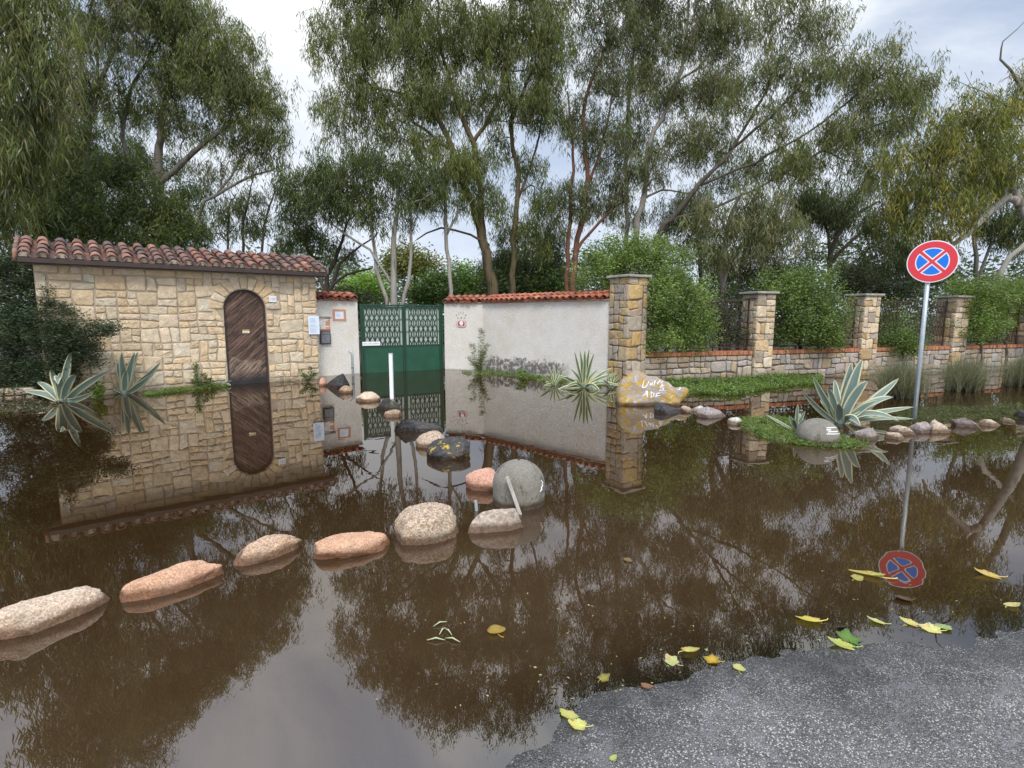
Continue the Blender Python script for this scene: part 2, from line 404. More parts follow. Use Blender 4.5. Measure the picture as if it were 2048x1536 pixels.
# ------------------------------------------------------------------ foliage
LEAFSUM = [0]; TINT = 1.0; LAI = 1.0
OLIVE = [(.064, .084, .026), (.088, .106, .036), (.046, .062, .022), (.112, .122, .046), (.078, .090, .032), (.118, .108, .050)]
GREYG = [(.078, .090, .058), (.100, .112, .075), (.060, .070, .046), (.125, .130, .090), (.095, .085, .060), (.14, .115, .085)]
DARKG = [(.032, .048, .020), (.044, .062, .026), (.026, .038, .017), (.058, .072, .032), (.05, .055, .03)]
YELL = [(.17, .145, .035), (.13, .120, .036), (.095, .098, .036), (.20, .165, .045), (.11, .105, .05)]
SHRUB = [(.145, .230, .060), (.190, .280, .080), (.100, .170, .045), (.225, .310, .105), (.17, .22, .09)]
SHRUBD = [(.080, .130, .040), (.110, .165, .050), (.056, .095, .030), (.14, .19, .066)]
PINEG = [(.026, .050, .022), (.036, .066, .030), (.020, .036, .018), (.055, .080, .038), (.07, .08, .055)]

def leafmesh(name, rng, cen, m, sig, L, W, droop, pal, mat, parent=None, loc=None, jit=.16, up=0.0, spread=1.0):
    cen = np.asarray(cen, float); K = len(cen); n = K * m
    base = np.repeat(cen, m, 0) + rng.normal(0, 1, (n, 3)) * np.asarray(sig)
    az = rng.uniform(0, 2 * math.pi, n)
    d = np.stack([np.cos(az) * spread, np.sin(az) * spread, up - droop + rng.normal(0, .35, n)], 1)
    d += rng.normal(0, .2, d.shape); d /= np.linalg.norm(d, axis=1)[:, None]
    sd = np.cross(d, rng.normal(0, 1, (n, 3))); sd /= np.linalg.norm(sd, axis=1)[:, None] + 1e-9
    ll = L * rng.uniform(.65, 1.3, n)[:, None]; ww = W * rng.uniform(.7, 1.25, n)[:, None] / 2
    mid = base + d * ll * .45
    tip = base + d * ll; tip[:, 2] -= (ll[:, 0] * droop * .22)
    V = np.stack([base, mid + sd * ww, tip, mid - sd * ww], 1).reshape(-1, 3)
    pal = np.array(pal); kc = np.repeat(rng.integers(0, len(pal), K), m)
    pal = pal * TINT
    pick = np.where(rng.random(n) < .6, kc, rng.integers(0, len(pal), n))
    c = pal[pick] * np.repeat(rng.uniform(.68, 1.34, K), m)[:, None] * (1 + rng.normal(0, jit, (n, 1)))
    C = np.repeat(np.clip(c, .006, .9), 4, 0)
    flat = np.arange(n * 4, dtype=np.int32)
    return mk(name, V, flat, np.full(n, 4, np.int32), C, [mat], None, parent, loc)

def smooth_path(pts, step):
    pts = [np.asarray(p, float) for p in pts]; out = [pts[0]]
    for i in range(len(pts) - 1):
        p0 = pts[max(i - 1, 0)]; p1 = pts[i]; p2 = pts[i + 1]; p3 = pts[min(i + 2, len(pts) - 1)]
        k = max(2, int(np.linalg.norm(p2 - p1) / step))
        for q in range(1, k + 1):
            t = q / k
            out.append(.5 * ((2 * p1) + (-p0 + p2) * t + (2 * p0 - 5 * p1 + 4 * p2 - p3) * t * t + (-p0 + 3 * p1 - 3 * p2 + p3) * t ** 3))
    return out

def skeleton(rng, stems, blobs, step=.35, twig_r=.007, wig=.03):
    pos, par, rad, kids = [], [], [], []
    def add(p, q, r):
        pos.append(np.asarray(p, float)); par.append(q); rad.append(r); return len(pos) - 1
    for st in stems:
        pts, rs = [s_[:3] for s_ in st], [s_[3] for s_ in st]
        path = smooth_path(pts, step); cum = np.concatenate([[0], np.cumsum([np.linalg.norm(np.subtract(pts[i + 1], pts[i])) for i in range(len(pts) - 1)])])
        L = 0; prev = -1
        if pos:
            dd = np.linalg.norm(np.array(pos) - path[0], axis=1); i0 = int(dd.argmin())
            if dd[i0] < .8: prev = i0
        for k, q in enumerate(path):
            if k: L += np.linalg.norm(path[k] - path[k - 1])
            q = q + (rng.normal(0, wig, 3) if k else 0)
            prev = add(q, prev, float(np.interp(L, cum, rs)))
    nstem = len(pos); tips = []
    tg = []
    for (c, r, n) in blobs:
        c = np.asarray(c, float); r = np.asarray(r, float) * np.ones(3)
        d = rng.normal(0, 1, (n, 3)); d /= np.linalg.norm(d, axis=1)[:, None]
        d *= (rng.random((n, 1)) ** .42) * (1 + rng.normal(0, .10, (n, 1)))
        tg += list(c + d * r)
    tg = np.array(tg)
    sp_ = np.array(pos)
    order = np.argsort([np.min(np.linalg.norm(sp_ - t, axis=1)) for t in tg])
    for ti in order:
        t = tg[ti]; A = np.array(pos); df = t - A; dist = np.linalg.norm(df, axis=1) + 1e-6
        rise = df[:, 2] / dist
        cost = dist * (1 + .9 * np.clip(.15 - rise, 0, 2)) 
        i0 = int(cost.argmin()); a = A[i0]; L = dist[i0]
        pd = a - A[par[i0]] if par[i0] >= 0 else Z; pd = pd / (np.linalg.norm(pd) + 1e-9)
        ctrl = a + df[i0] * .45 + pd * .28 * L + Z * .10 * L + rng.normal(0, .09 * L, 3)
        k = max(2, int(L / step)); prev = i0
        for q in range(1, k + 1):
            s_ = q / k
            pt = (1 - s_) ** 2 * a + 2 * s_ * (1 - s_) * ctrl + s_ * s_ * t + (rng.normal(0, wig, 3) if q < k else 0)
            prev = add(pt, prev, 0)
        tips.append(prev)
    n = len(pos); acc = np.zeros(n); e = 2.3
    for i in range(n - 1, -1, -1):
        if i >= nstem:
            rad[i] = max(acc[i] ** (1 / e), twig_r)
            acc_i = rad[i] ** e
            if par[i] >= 0: acc[par[i]] += acc_i
    for i in range(nstem, n):
        if par[i] >= 0: rad[i] = min(rad[i], rad[par[i]] * .85)
    return np.array(pos), par, np.array(rad), nstem, tips

def wood(g, pos, par, rad, nstem, c=(1, 1, 1), minr=0.0):
    n = len(pos); nx = [[] for _ in range(n)]
    for i, p in enumerate(par):
        if p >= 0: nx[p].append(i)
    done = [False] * n
    for i in range(n):
        if par[i] >= 0 and done[i]: continue
        # follow chains
        stack = [(par[i], i)]
        while stack:
            p, s_ = stack.pop()
            ch = [p] if p >= 0 else []; q = s_
            while True:
                ch.append(q); done[q] = True
                if not nx[q]: break
                b = max(nx[q], key=lambda z: rad[z])
                for o in nx[q]:
                    if o != b: stack.append((q, o))
                q = b
            if len(ch) < 2: continue
            rr = [rad[z] for z in ch]
            if p >= 0: rr[0] = min(rad[p], rr[1] * 1.25)
            mx = max(rr)
            if mx < minr: continue
            g.tube([pos[z] for z in ch], rr, 9 if mx > .07 else 5 if mx > .02 else 3, c, cap=False)


def tree(name, label, group, stems, blobs, pal, bark, seed, L=.18, W=.025, droop=1.0, lai=1.9, per=22, sig=(.075, .075, .15), spr=5,
         cat='tree', mat='leaf', step=.4, spread=.75, up=0.0, trunk='trunk', crown='crown', twig_r=.012, dens=None, minr=0.0):
    """stems: lists of (px, py, D, radius); blobs: (px, py, D, rx_px, ry_px) given along sight lines, turned into metres here"""
    rng = np.random.default_rng(seed)
    S = [[(*P(a, b, d), r) for a, b, d, r in st] for st in stems]
    B = []; la = .5 * L * W
    for b in blobs:
        a_, b_, d, rx = b[:4]; ry = b[4] if len(b) > 4 else rx
        k = d / FPX; ex = abs((a_ - CX) / FPX)
        rx, ry = rx * k, ry * k
        n = int(max(3, (1 / spr) * lai * LAI * (b[5] if len(b) > 5 else 1) * math.pi * rx * ry / (la * per)))
        B.append((P(a_, b_, d), (rx, (rx + ry) * .5, ry), n))
    pos, par, rad, ns, tips = skeleton(rng, S, B, step, twig_r)
    base = pos[0].copy()
    t = thing(name, label, cat, base, group)
    g = G(); wood(g, pos, par, rad, ns, minr=minr)
    g.make(trunk, [bark], t, smooth=True)
    cen = np.repeat(pos[tips], spr, 0)
    if spr > 1: cen = cen + rng.normal(0, 1, cen.shape) * np.array([.23, .23, .17])
    o = leafmesh(crown, rng, cen, per, sig, L, W, droop, pal, mat, t, spread=spread, up=up)
    LEAFSUM[0] += len(cen) * per
    return t
# ================================================================== THE SETTING
rng = np.random.default_rng(7)
SHX = [-60, -3, -.04, .37, .96, 1.63, 2.69, 8, 60]
SHY = [-45, -.75, 1.70, 2.04, 2.21, 2.38, 2.61, 3.5, 12]
BX = [-60, -12, -9.4, -9.06, -4.97, -4.3, -2.05, -.83, 2.3, 3.1, 16.2, 60]
BY = [7.0, 8.6, 9.3, 10.24, 13.6, 15.2, 16.4, 15.9, 12.9, 12.6, 16.7, 30]
def sm(a, b, x): t = np.clip((x - a) / (b - a), 0, 1); return t * t * (3 - 2 * t)
def wob(x, y, k=1.0):
    return (np.sin(x * 2.3 * k + 1.1 * np.sin(y * 1.7 * k)) * .5 + np.sin(y * 3.1 * k + 1.3 * np.sin(x * 2.9 * k) + .7) * .3 + np.sin(x * 7.1 * k + y * 5.3 * k) * .2)
def gz(x, y):
    s = (y - np.interp(x, SHX, SHY)) * .93
    z = -.026 * s - .014 * np.clip(s, 0, 1) + .0030 * wob(x, y, 1.1) + .0012 * wob(x + 3, y, 4.1) + .0007 * wob(x * 1.3, y + 2, 13.0)
    z = np.clip(z, -.30, .10)
    yb = np.interp(x, BX, BY)
    f = sm(.1, .9, y - yb); z = z * (1 - f) + (.12 + .03 * wob(x, y, .4)) * f
    far = np.hypot(x, y); z = z + sm(40, 200, far) * .3
    # the earth bank under the dark shrub on the left
    f = sm(-8.15, -9.0, x) * sm(7.2, 8.6, y) * (1 - sm(0, .4, y - yb)); z = z * (1 - f) + .04 * f
    # low earth shelf along the foot of the fence
    f = (1 - sm(.5, 1.1, yb - y)) * sm(3.0, 3.6, x) * (1 - sm(9.5, 11, x)) * (1 - sm(0, .3, y - yb)); z = z * (1 - f) - .01 * f
    return z
def grid(name, xs, ys, zf, mat, kind_label=None, attr=None):
    X, Y = np.meshgrid(xs, ys, indexing='ij'); nx, ny = X.shape
    V = np.stack([X, Y, zf(X, Y)], -1).reshape(-1, 3)
    i = np.arange(nx * ny).reshape(nx, ny)
    f = np.stack([i[:-1, :-1], i[1:, :-1], i[1:, 1:], i[:-1, 1:]], -1).reshape(-1, 4)
    o = mk(name, V, f.astype(np.int32).ravel(), np.full(len(f), 4, np.int32), None, [mat], smooth=True)
    if attr is not None:
        a = o.data.attributes.new('depth', 'FLOAT', 'POINT'); a.data.foreach_set('value', attr(X, Y).astype(np.float32).ravel())
    return o
def axis(lo, f0, f1, hi, fine, grow=1.25):
    a = list(np.arange(f0, f1 + fine * .5, fine)); s_ = fine; q = a[-1]
    while q < hi: s_ *= grow; q += s_; a.append(min(q, hi))
    s_ = fine; q = a[0]; b = []
    while q > lo: s_ *= grow; q -= s_; b.append(max(q, lo))
    return np.array(b[::-1] + a)
XS = axis(-420, -2.6, 4.4, 420, .022, 1.12); YS = axis(-60, .9, 4.4, 640, .022, 1.09)

def asphalt_mat():
    k = N('wet_asphalt_and_earth'); o = k.pos()
    cell = k.vor(o, 165, out=1); dist = k.vor(o, 165)
    a = k.sep(cell, 0); b = k.sep(cell, 1)
    big = k.noise(o, 1.6, 6, .65)
    c = k.mix(k.ramp(a, [(0, 0), (1, 1)]), (.082, .078, .073, 1), (.235, .224, .208, 1))
    c = k.mix(k.ramp(b, [(.70, 0), (.74, .75)]), c, (.20, .19, .175, 1))
    c = k.mix(k.ramp(k.sep(cell, 2), [(.85, 0), (.88, .9)]), c, (.55, .53, .49, 1))
    c = k.mix(k.ramp(dist, [(.35, 0), (.62, .55)]), c, (.030, .029, .029, 1))
    c = k.mix(1.0, c, k.ramp(big, [(.3, .62), (.62, 1.2)]), 'MULTIPLY')
    crack = k.ramp(k.math('ABSOLUTE', k.math('SUBTRACT', k.noise(o, 1.15, 4, .6, .8), .5)), [(0, .55), (.012, 0)])
    c = k.mix(crack, c, (.20, .20, .205, 1))
    zz = k.math('ADD', k.sep(o, 2), k.math('MULTIPLY', k.math('SUBTRACT', k.noise(o, 4, 6, .7), .5), .03))
    c = k.mix(1.0, c, k.ramp(zz, [(-.004, .40), (.010, 1)]), 'MULTIPLY')
    y = k.sep(o, 1)
    soil = k.mix(k.noise(o, 2.2, 7, .7), (.035, .036, .018, 1), (.075, .060, .038, 1))
    c = k.mix(k.ramp(k.math('MULTIPLY', y, .1), [(.52, 0), (.72, 1)]), c, soil)
    z = k.sep(o, 2)
    wetf = k.ramp(k.math('ADD', z, k.math('MULTIPLY', k.math('SUBTRACT', big, .5), .05)), [(0, 1), (.035, 0)])
    rg = k.math('SUBTRACT', .78, k.math('MULTIPLY', wetf, .30))
    hh = k.math('ADD', k.math('MULTIPLY', dist, -1.0), k.math('MULTIPLY', a, .5))
    return k.out(k.bsdf(Base_Color=c, Roughness=rg, Normal=k.bump(hh, .9, .006)))
M['asphalt'] = asphalt_mat()
tag(grid('ground', XS, YS, gz, 'asphalt'), kind='structure')

def water_mat():
    k = N('brown_flood_water'); o = k.pos()
    dp = k.n('Attribute', _out=2, _props={'attribute_name': 'depth'})
    opac = k.math('SUBTRACT', 1.0, k.math('POWER', 2.718, k.math('MULTIPLY', dp, -85.0)))
    silt = k.noise(o, .45, 5, .6, .6)
    deep = k.ramp(dp, [(.045, 0), (.15, 1)])
    mud = k.mix(k.ramp(silt, [(.3, 0), (.7, 1)]), (.036, .018, .007, 1), (.058, .035, .019, 1))
    mud = k.mix(deep, mud, (.021, .0095, .003, 1))
    # slow ripples, stronger in drifting patches
    s1 = k.noise(k.scl(o, 1.0, 1.5, 1), 3.2, 1.5, .45, .4)
    s2 = k.noise(k.scl(o, 1.0, 1.3, 1), 15, 2, .45, .3)
    patch = k.ramp(k.noise(o, .8, 3, .5), [(.38, .15), (.66, 1)])
    h = k.math('ADD', k.math('MULTIPLY', s1, 1.0), k.math('MULTIPLY', k.math('MULTIPLY', s2, patch), .10))
    nb = k.bump(h, .045, .010)
    body = k.n('BsdfDiffuse', Color=mud)
    clear = k.n('BsdfTransparent', Color=(.72, .60, .44, 1))
    under = k.n('MixShader', i0=opac, i1=clear, i2=body)
    gl = k.n('BsdfGlossy', Color=(.97, .94, .90, 1), Roughness=.004, Normal=nb)
    fr = k.n('Fresnel', IOR=2.05, Normal=nb)
    return k.out(k.n('MixShader', i0=fr, i1=under, i2=gl))
M['water'] = water_mat()
WX = axis(-44, -2.6, 4.4, 44, .05, 1.2); WY = axis(.2, .9, 4.6, 24, .05, 1.12)
tag(grid('flood_water', WX, WY, lambda x, y: np.zeros_like(x), 'water', attr=lambda x, y: np.clip(-gz(x, y), 0, 1)), kind='structure')

# ================================================================== STONE GATEHOUSE
HU = nrm((.774, .634, 0)); HN = nrm((.634, -.774, 0)); HR = np.array([-4.97, 13.59, 0]); HL = 5.30
HO = HR - HU * HL
H0, HTOP = -.35, 2.60
DC, DW, DSPR, = HL - 1.66, .455, 1.76        # door centre along the wall, half width, springing height
house = thing('stone_gatehouse', 'yellow stone gatehouse with barrel tiled roof and arched wooden door standing in the flood', 'gatehouse', HO)
def hp(u, v, w=0.0): return HO + HU * u + Z * v + HN * w
g = G()
g.box(hp(0, H0, -.30), HU * (DC - DW), Z * (HTOP - H0), HN * .30)
g.box(hp(DC + DW, H0, -.30), HU * (HL - DC - DW), Z * (HTOP - H0), HN * .30)
ns = 16
for i in range(ns):
    a0, a1 = math.pi * i / ns, math.pi * (i + 1) / ns
    x0, x1 = DC + DW * math.cos(a1), DC + DW * math.cos(a0)
    zz = [DSPR + DW * math.sin(a1), DSPR + DW * math.sin(a0)]
    g.prism([(x0, zz[0]), (x1, zz[1]), (x1, HTOP), (x0, HTOP)], HO - HN * .30, HU, Z, HN, .30)
for k in (0, 1):
    uu = 0.0 if k == 0 else HL - .25
    g.box(hp(uu, H0, -1.60), HU * .25, Z * (HTOP - H0), HN * 1.298)
g.box(hp(0, H0, -1.86), HU * HL, Z * (HTOP - H0), HN * .258)
g.make('wall_core', ['mortar'], house)
g = G(); R1, R2 = DW + .006, DW + .30
fr = (HO, HU, Z, HN)
def sk(q):
    x, y = q[0] - DC, q[1]
    if y < DSPR: return abs(x) < DW - .02
    return math.hypot(x, y - DSPR) < R2 - .05
def pu(q):
    x, y = q[0] - DC, q[1]
    if y < DSPR:
        if abs(x) < DW + .02: x = math.copysign(DW - .004, x)
    else:
        r = math.hypot(x, y - DSPR)
        if r < R2 - .03: k = (R2 - .03) / max(r, .05); x, y = x * k, DSPR + (y - DSPR) * k
    return np.array([x + DC, y])
rubble(g, fr, HL, HTOP - H0 - .02, .178, .155, SAND, rng, .022, sk, pu, v0=H0)
nv = 11
for i in range(nv):
    a0, a1 = math.pi * i / nv, math.pi * (i + 1) / nv
    r2 = R2 + rng.uniform(-.02, .05)
    poly = [(DC + R1 * math.cos(a0), DSPR + R1 * math.sin(a0)), (DC + r2 * math.cos(a0), DSPR + r2 * math.sin(a0)),
            (DC + r2 * math.cos(a1), DSPR + r2 * math.sin(a1)), (DC + R1 * math.cos(a1), DSPR + R1 * math.sin(a1))]
    stone(g, poly, fr, .030, SAND[rng.integers(7)], rng, .008)
rubble(g, (HR, -HN, Z, HU), .55, HTOP - H0 - .02, .16, .13, SAND, rng, .028, v0=H0)
g.make('stone_facing', ['stone'], house, smooth=True)
# arched door of diagonal boards
def clip(poly, a, b):                        # keep the left side of a->b
    out = []; n = len(poly)
    sd = lambda p: (b[0] - a[0]) * (p[1] - a[1]) - (b[1] - a[1]) * (p[0] - a[0])
    for i in range(n):
        p, q = poly[i], poly[(i + 1) % n]; s1, s2 = sd(p), sd(q)
        if s1 >= 0: out.append(p)
        if s1 * s2 < 0: t = s1 / (s1 - s2); out.append((p[0] + (q[0] - p[0]) * t, p[1] + (q[1] - p[1]) * t))
    return out
DI = DW - .045
arch = [(DI, H0)] + [(DI * math.cos(math.pi * i / 20), DSPR + DI * math.sin(math.pi * i / 20)) for i in range(21)] + [(-DI, H0)]
door_o = hp(DC, 0, -.11)
M['door'] = (lambda: None)
def door_mat():
    k = N('weathered_brown_boards'); o = k.pos()
    along = HU * .74 + Z * .67; across = HU * -.67 + Z * .74
    da = k.n('VectorMath', _out=1, _props={'operation': 'DOT_PRODUCT'}, i0=o, i1=tuple(along))
    dc = k.n('VectorMath', _out=1, _props={'operation': 'DOT_PRODUCT'}, i0=o, i1=tuple(across))
    v = k.n('CombineXYZ', X=k.math('MULTIPLY', da, 1.6), Y=k.math('MULTIPLY', dc, 24), Z=0.0)
    g1 = k.noise(v, 1.6, 9, .74, .4)
    n2 = k.noise(o, 2.4, 6, .7)
    c = k.mix(k.ramp(g1, [(.40, 0), (.66, 1)]), (.012, .007, .0055, 1), (.20, .115, .08, 1))
    c = k.mix(1.0, c, k.attr(), 'MULTIPLY')
    z = k.sep(o, 2)
    grey = k.math('MULTIPLY', k.ramp(k.math('ADD', z, k.math('MULTIPLY', n2, .8)), [(.45, .0), (.80, 1), (1.25, .8), (1.9, .05)]), k.ramp(g1, [(.46, 0), (.56, .9)]))
    c = k.mix(grey, c, (.34, .255, .195, 1))
    c = k.mix(k.ramp(k.math('ADD', z, k.math('MULTIPLY', n2, .35)), [(.24, .9), (.46, 0)]), c, (.012, .014, .018, 1))
    return k.out(k.bsdf(Base_Color=c, Roughness=.6, Normal=k.bump(g1, .6, .006)))
M['door'] = door_mat()
g = G(); w_ = .092; dv = np.array([.74, .67]); pv = np.array([-.67, .74])
for i in range(-16, 34):
    c0 = np.array([0, 1.0]) + pv * (i - 8) * w_
    q = [tuple(c0 - dv * 4), tuple(c0 + dv * 4), tuple(c0 + dv * 4 + pv * (w_ - .0022)), tuple(c0 - dv * 4 + pv * (w_ - .0022))]
    for j in range(len(arch)):
        if len(q) < 3: break
        q = clip(q, arch[j], arch[(j + 1) % len(arch)])
    if len(q) < 3: continue
    t_ = rng.uniform(.55, 1.6)
    g.prism(q, door_o + HN * rng.uniform(0, .0015), HU, Z, HN, .028, (t_, t_ * rng.uniform(.9, 1.02), t_ * rng.uniform(.85, 1.0)))
door = g.make('door', ['door'], house)
g = G(); g.prism(arch, door_o - HN * .03, HU, Z, HN, .025)
g.make('backing_board', ['fascia'], door)
g = G()
pa = [(DW - .004, H0)] + [((DW - .004) * math.cos(math.pi * i / 28), DSPR + (DW - .004) * math.sin(math.pi * i / 28)) for i in range(29)] + [(-DW + .004, H0)]
pb = [(DI, H0)] + [(DI * math.cos(math.pi * i / 28), DSPR + DI * math.sin(math.pi * i / 28)) for i in range(29)] + [(-DI, H0)]
for i in range(len(pa) - 1):
    g.prism([pb[i], pa[i], pa[i + 1], pb[i + 1]], door_o - HN * .04, HU, Z, HN, .10)
g.make('door_frame', ['fascia'], door)
g = G(); g.box(door_o + HU * -.07 + Z * 1.20 + HN * .033, HU * .15, Z * .042, HN * .008, m=0); g.box(door_o + HU * -.07 + Z * 1.246 + HN * .033, HU * .15, Z * .035, HN * .007, m=1)
g.box(door_o + HU * -.055 + Z * 1.214 + HN * .0415, HU * .11, Z * .012, HN * .002, m=2)
g.make('letter_plate', ['white', 'gold', 'gold'], door)
g = G(); g.tube([door_o + HU * .33 + Z * 1.02 + HN * .03, door_o + HU * .33 + Z * 1.02 + HN * .075, door_o + HU * .25 + Z * 1.02 + HN * .078], .010, 8); g.box(door_o + HU * .315 + Z * .93 + HN * .030, HU * .035, Z * .17, HN * .006)
g.make('handle', ['iron'], door, smooth=False)
# roof
sl = nrm(-HN * 1.0 + Z * .33)
eave = hp(-.22, HTOP + .07, .30)
g = G()
g.prism([(.295, HTOP + .0), (.30, HTOP + .055), (-1.0, HTOP + .47), (-2.1, HTOP + .12), (-2.05, HTOP + .0)], HO - HU * .14, HN, Z, HU, HL + .26)
roofp = g.make('roof', ['plaster_plain'], house)
TD = [(.235, .130, .105), (.28, .145, .108), (.19, .115, .098), (.30, .150, .11), (.155, .105, .095), (.34, .165, .11)]
g = G()
def tile_mat2(): pass
tiles(g, eave, HU, sl, 22, (HL + .44) / 22, 1.36, 4, TD, rng, r=.092)
for k in (0, 1):                              # verge tiles laid along both ends
    e0 = eave + HU * ((HL + .44) * k)
    for j in range(4):
        a = e0 + sl * (.34 * j) + Z * .05; b = a + sl * .40
        c = TD[rng.integers(6)]
        g.box(a - HU * .03 - Z * .13, HU * .06, sl * .40, Z * (.17 + .01 * (j % 2)), c)
g.make('roof_tiles', ['tile'], roofp, smooth=True)
M['moss'] = leaf_mat('dry_moss_and_litter', .9, .1)
g = G()
for i in range(22):                           # cream mortar plugs under the eave tiles
    pc = (HL + .44) / 22
    ce = eave + HU * (pc * (i + .5)) + sl * .05
    q = [(math.cos(math.pi * t / 8) * pc * .36, math.sin(math.pi * t / 8) * pc * .36 + .01) for t in range(9)]
    g.prism(q, ce - sl * .02, HU, nrm(np.cross(sl, HU)) * (-1 if np.cross(sl, HU)[2] < 0 else 1), sl, .05)
g.make('eave_mortar', ['plaster_plain'], roofp)
cen = [eave + HU * rng.uniform(.2, HL + .2) + sl * rng.uniform(.15, 1.25) + Z * .045 for _ in range(70)]
leafmesh('moss_and_litter', rng, cen, 16, (.05, .05, .012), .06, .016, .1, [(.10, .085, .04), (.07, .075, .03), (.16, .13, .08), (.05, .045, .03)], 'moss', roofp, spread=1.2)
g = G(); g.box(hp(-.19, HTOP - .015, .304), HU * (HL + .38), Z * .085, HN * .022); g.box(hp(-.18, HTOP - .022, .045), HU * (HL + .36), Z * .018, HN * .257)
g.make('fascia_board', ['fascia'], roofp)
# number plate, notice
npl = thing('number_plate', 'small white ceramic house number plate reading 127 beside the arched door', 'number plate', hp(DC + .62, 2.0, .045))
g = G(); g.box(hp(DC + .53, 1.93, .046), HU * .17, Z * .145, HN * .012); g.make('plate', ['white'], npl, bevel=.004)
text('127', .088, hp(DC + .615, 2.00, .0592), HU, Z, HN, .0006, 'lettering', 'blue_ink', npl)
nt = thing('notice_sheet', 'pale blue notice sheet fixed to the right end of the yellow stone gatehouse', 'notice', hp(HL - .16, 1.5, .05))
g = G(); g.box(hp(HL - .235, 1.14, .050), HU * .275, Z * .46, HN * .010); g.make('sheet', ['paper'], nt, bevel=.004)
g = G()
for i in range(16):
    z_ = 1.53 - i * .023; l_ = .20 * rng.uniform(.6, 1)
    if i in (5, 10): continue
    g.box(hp(HL - .20, z_, .0605), HU * l_, Z * .006, HN * .0012)
g.make('print', ['ink'], nt)

# ================================================================== WHITE WALLS AND GATE
def white_wall(name, label, pts, top, thick, ncols, pal, tile_run=.52, tile_back=True, slope=.34, extra=None, over=.10, courses=2, reach=.35):
    """pts: ground points of the front face from left to right"""
    w = thing(name, label, 'wall', (*pts[0][:2], 0))
    body = G(); cop = G()
    for i in range(len(pts) - 1):
        a, b = np.array([*pts[i], 0.]), np.array([*pts[i + 1], 0.])
        u = nrm(b - a); n = np.array([u[1], -u[0], 0]); L = np.linalg.norm(b - a)
        body.box(a - Z * .35 - n * thick, u * L, n * thick, Z * (top + .35))
        nb = 26
        k = ncols[i]; s_ = nrm(-n + Z * slope)
        cop.prism([(over * .3, top + .0), (over * .5, top + .03), (-thick * .9, top + .03 + slope * (thick * .9)), (-thick * .9, top)], a + n * .0, n, Z, u, L, (.4, .25, .18))
        tiles(cop, a + n * over + Z * (top + .02), u, s_, k, L / k, tile_run, courses, pal, rng)
    body.make('rendered_wall', ['plaster'], w)
    cop.make('tile_coping', ['tile'], w, smooth=True)
    return w
TB = [(.40, .125, .065), (.46, .155, .075), (.34, .10, .06), (.50, .185, .095), (.30, .10, .065), (.42, .16, .10)]
GL_, GR_ = np.array([-4.27, 14.80]), np.array([-2.06, 16.0])
white_wall('white_wall', 'short white rendered wall with red tile coping between the stone gatehouse and the green gate', [(-5.45, 13.70), tuple(GL_)], 2.0, .34, [7], TB, .44)
white_wall('white_wall', 'long angled white rendered wall with red tile coping and black mould at its foot', [(-2.03, 16.0), (-.85, 15.62), (2.30, 12.60)], 1.96, .36, [6, 22], TB, .50, extra=True)
PU = nrm((.84, .75, 0)); PN = np.array([PU[1], -PU[0], 0]); PO = np.array([-4.27, 14.80, 0]) - PU * 1.13
def pp(u, v, w=0.0): return PO + PU * u + Z * v + PN * w
def pu_of(px):                                # distance along the white wall under a pixel column
    r = (px - CX) / FPX / (ray(px, 660)[1])
    a, b = PO, PU
    return (r * a[1] - a[0]) / (b[0] - r * b[1])
t = thing('intercom_panel', 'terracotta intercom board with small plaques above the black letterbox', 'intercom', pp(pu_of(645), 1.4))
u0, u1 = pu_of(634.5), pu_of(660)
g = G(); g.box(pp(u0, 1.26, .002), PU * (u1 - u0), Z * .30, PN * .018); g.make('board', ['terracotta'], t, bevel=.004)
g = G(); g.box(pp(u0 - .01, 1.565, .002), PU * (u1 - u0 + .04), Z * .03, PN * .06); g.make('hood', ['post_wood'], t, bevel=.004)
g = G(); g.box(pp(u0, 1.205, .002), PU * (u1 - u0), Z * .05, PN * .04); g.make('ledge', ['terradark'], t, bevel=.004)
W_ = u1 - u0
for a, b, c, d in ((.05, .17, .34, .035), (.05, .125, .34, .02), (.58, .235, .32, .025), (.62, .20, .2, .02), (.62, .045, .28, .03)):
    g = G(); g.box(pp(u0 + a * W_, 1.26 + b, .0205), PU * (c * W_), Z * d, PN * .006); g.make('name_plaque', ['white'], t)
g = G(); g.tube([pp(u0 + .14 * W_, 1.312, .0205), pp(u0 + .14 * W_, 1.312, .036)], [.034, .030], 20, m=1); g.tube([pp(u0 + .14 * W_, 1.312, .036), pp(u0 + .14 * W_, 1.312, .04)], .022, 20, m=0)
g.make('bell_push', ['white', 'iron'], t)
t = thing('letterbox', 'black cast iron letterbox with arched top fixed to the short white wall', 'letterbox', pp(pu_of(648), 1.0))
u0, u1 = pu_of(637.5), pu_of(658.5); W_ = u1 - u0
q = [(0, 0), (W_, 0), (W_, .30)] + [(W_ / 2 + W_ / 2 * math.cos(math.pi * i / 10), .30 + .055 * math.sin(math.pi * i / 10)) for i in range(1, 10)] + [(0, .30)]
g = G(); g.prism(q, pp(u0, .86, .002), PU, Z, PN, .085); g.make('box', ['iron'], t, bevel=.005)
M['iron2'] = plain('worn_grey_iron', (.17, .18, .20), .5, .5, 24, .5, .004)
g = G(); g.box(pp(u0 + .025, .885, .0875), PU * (W_ - .05), Z * .225, PN * .008)
g.prism([(.03, .262), (W_ - .03, .262), (W_ - .03, .30)] + [(W_ / 2 + (W_ / 2 - .03) * math.cos(math.pi * i / 8), .302 + .03 * math.sin(math.pi * i / 8)) for i in range(1, 8)] + [(.03, .30)], pp(u0, .86, .0875), PU, Z, PN, .006)
g.make('front_plate', ['iron2'], t, bevel=.003)
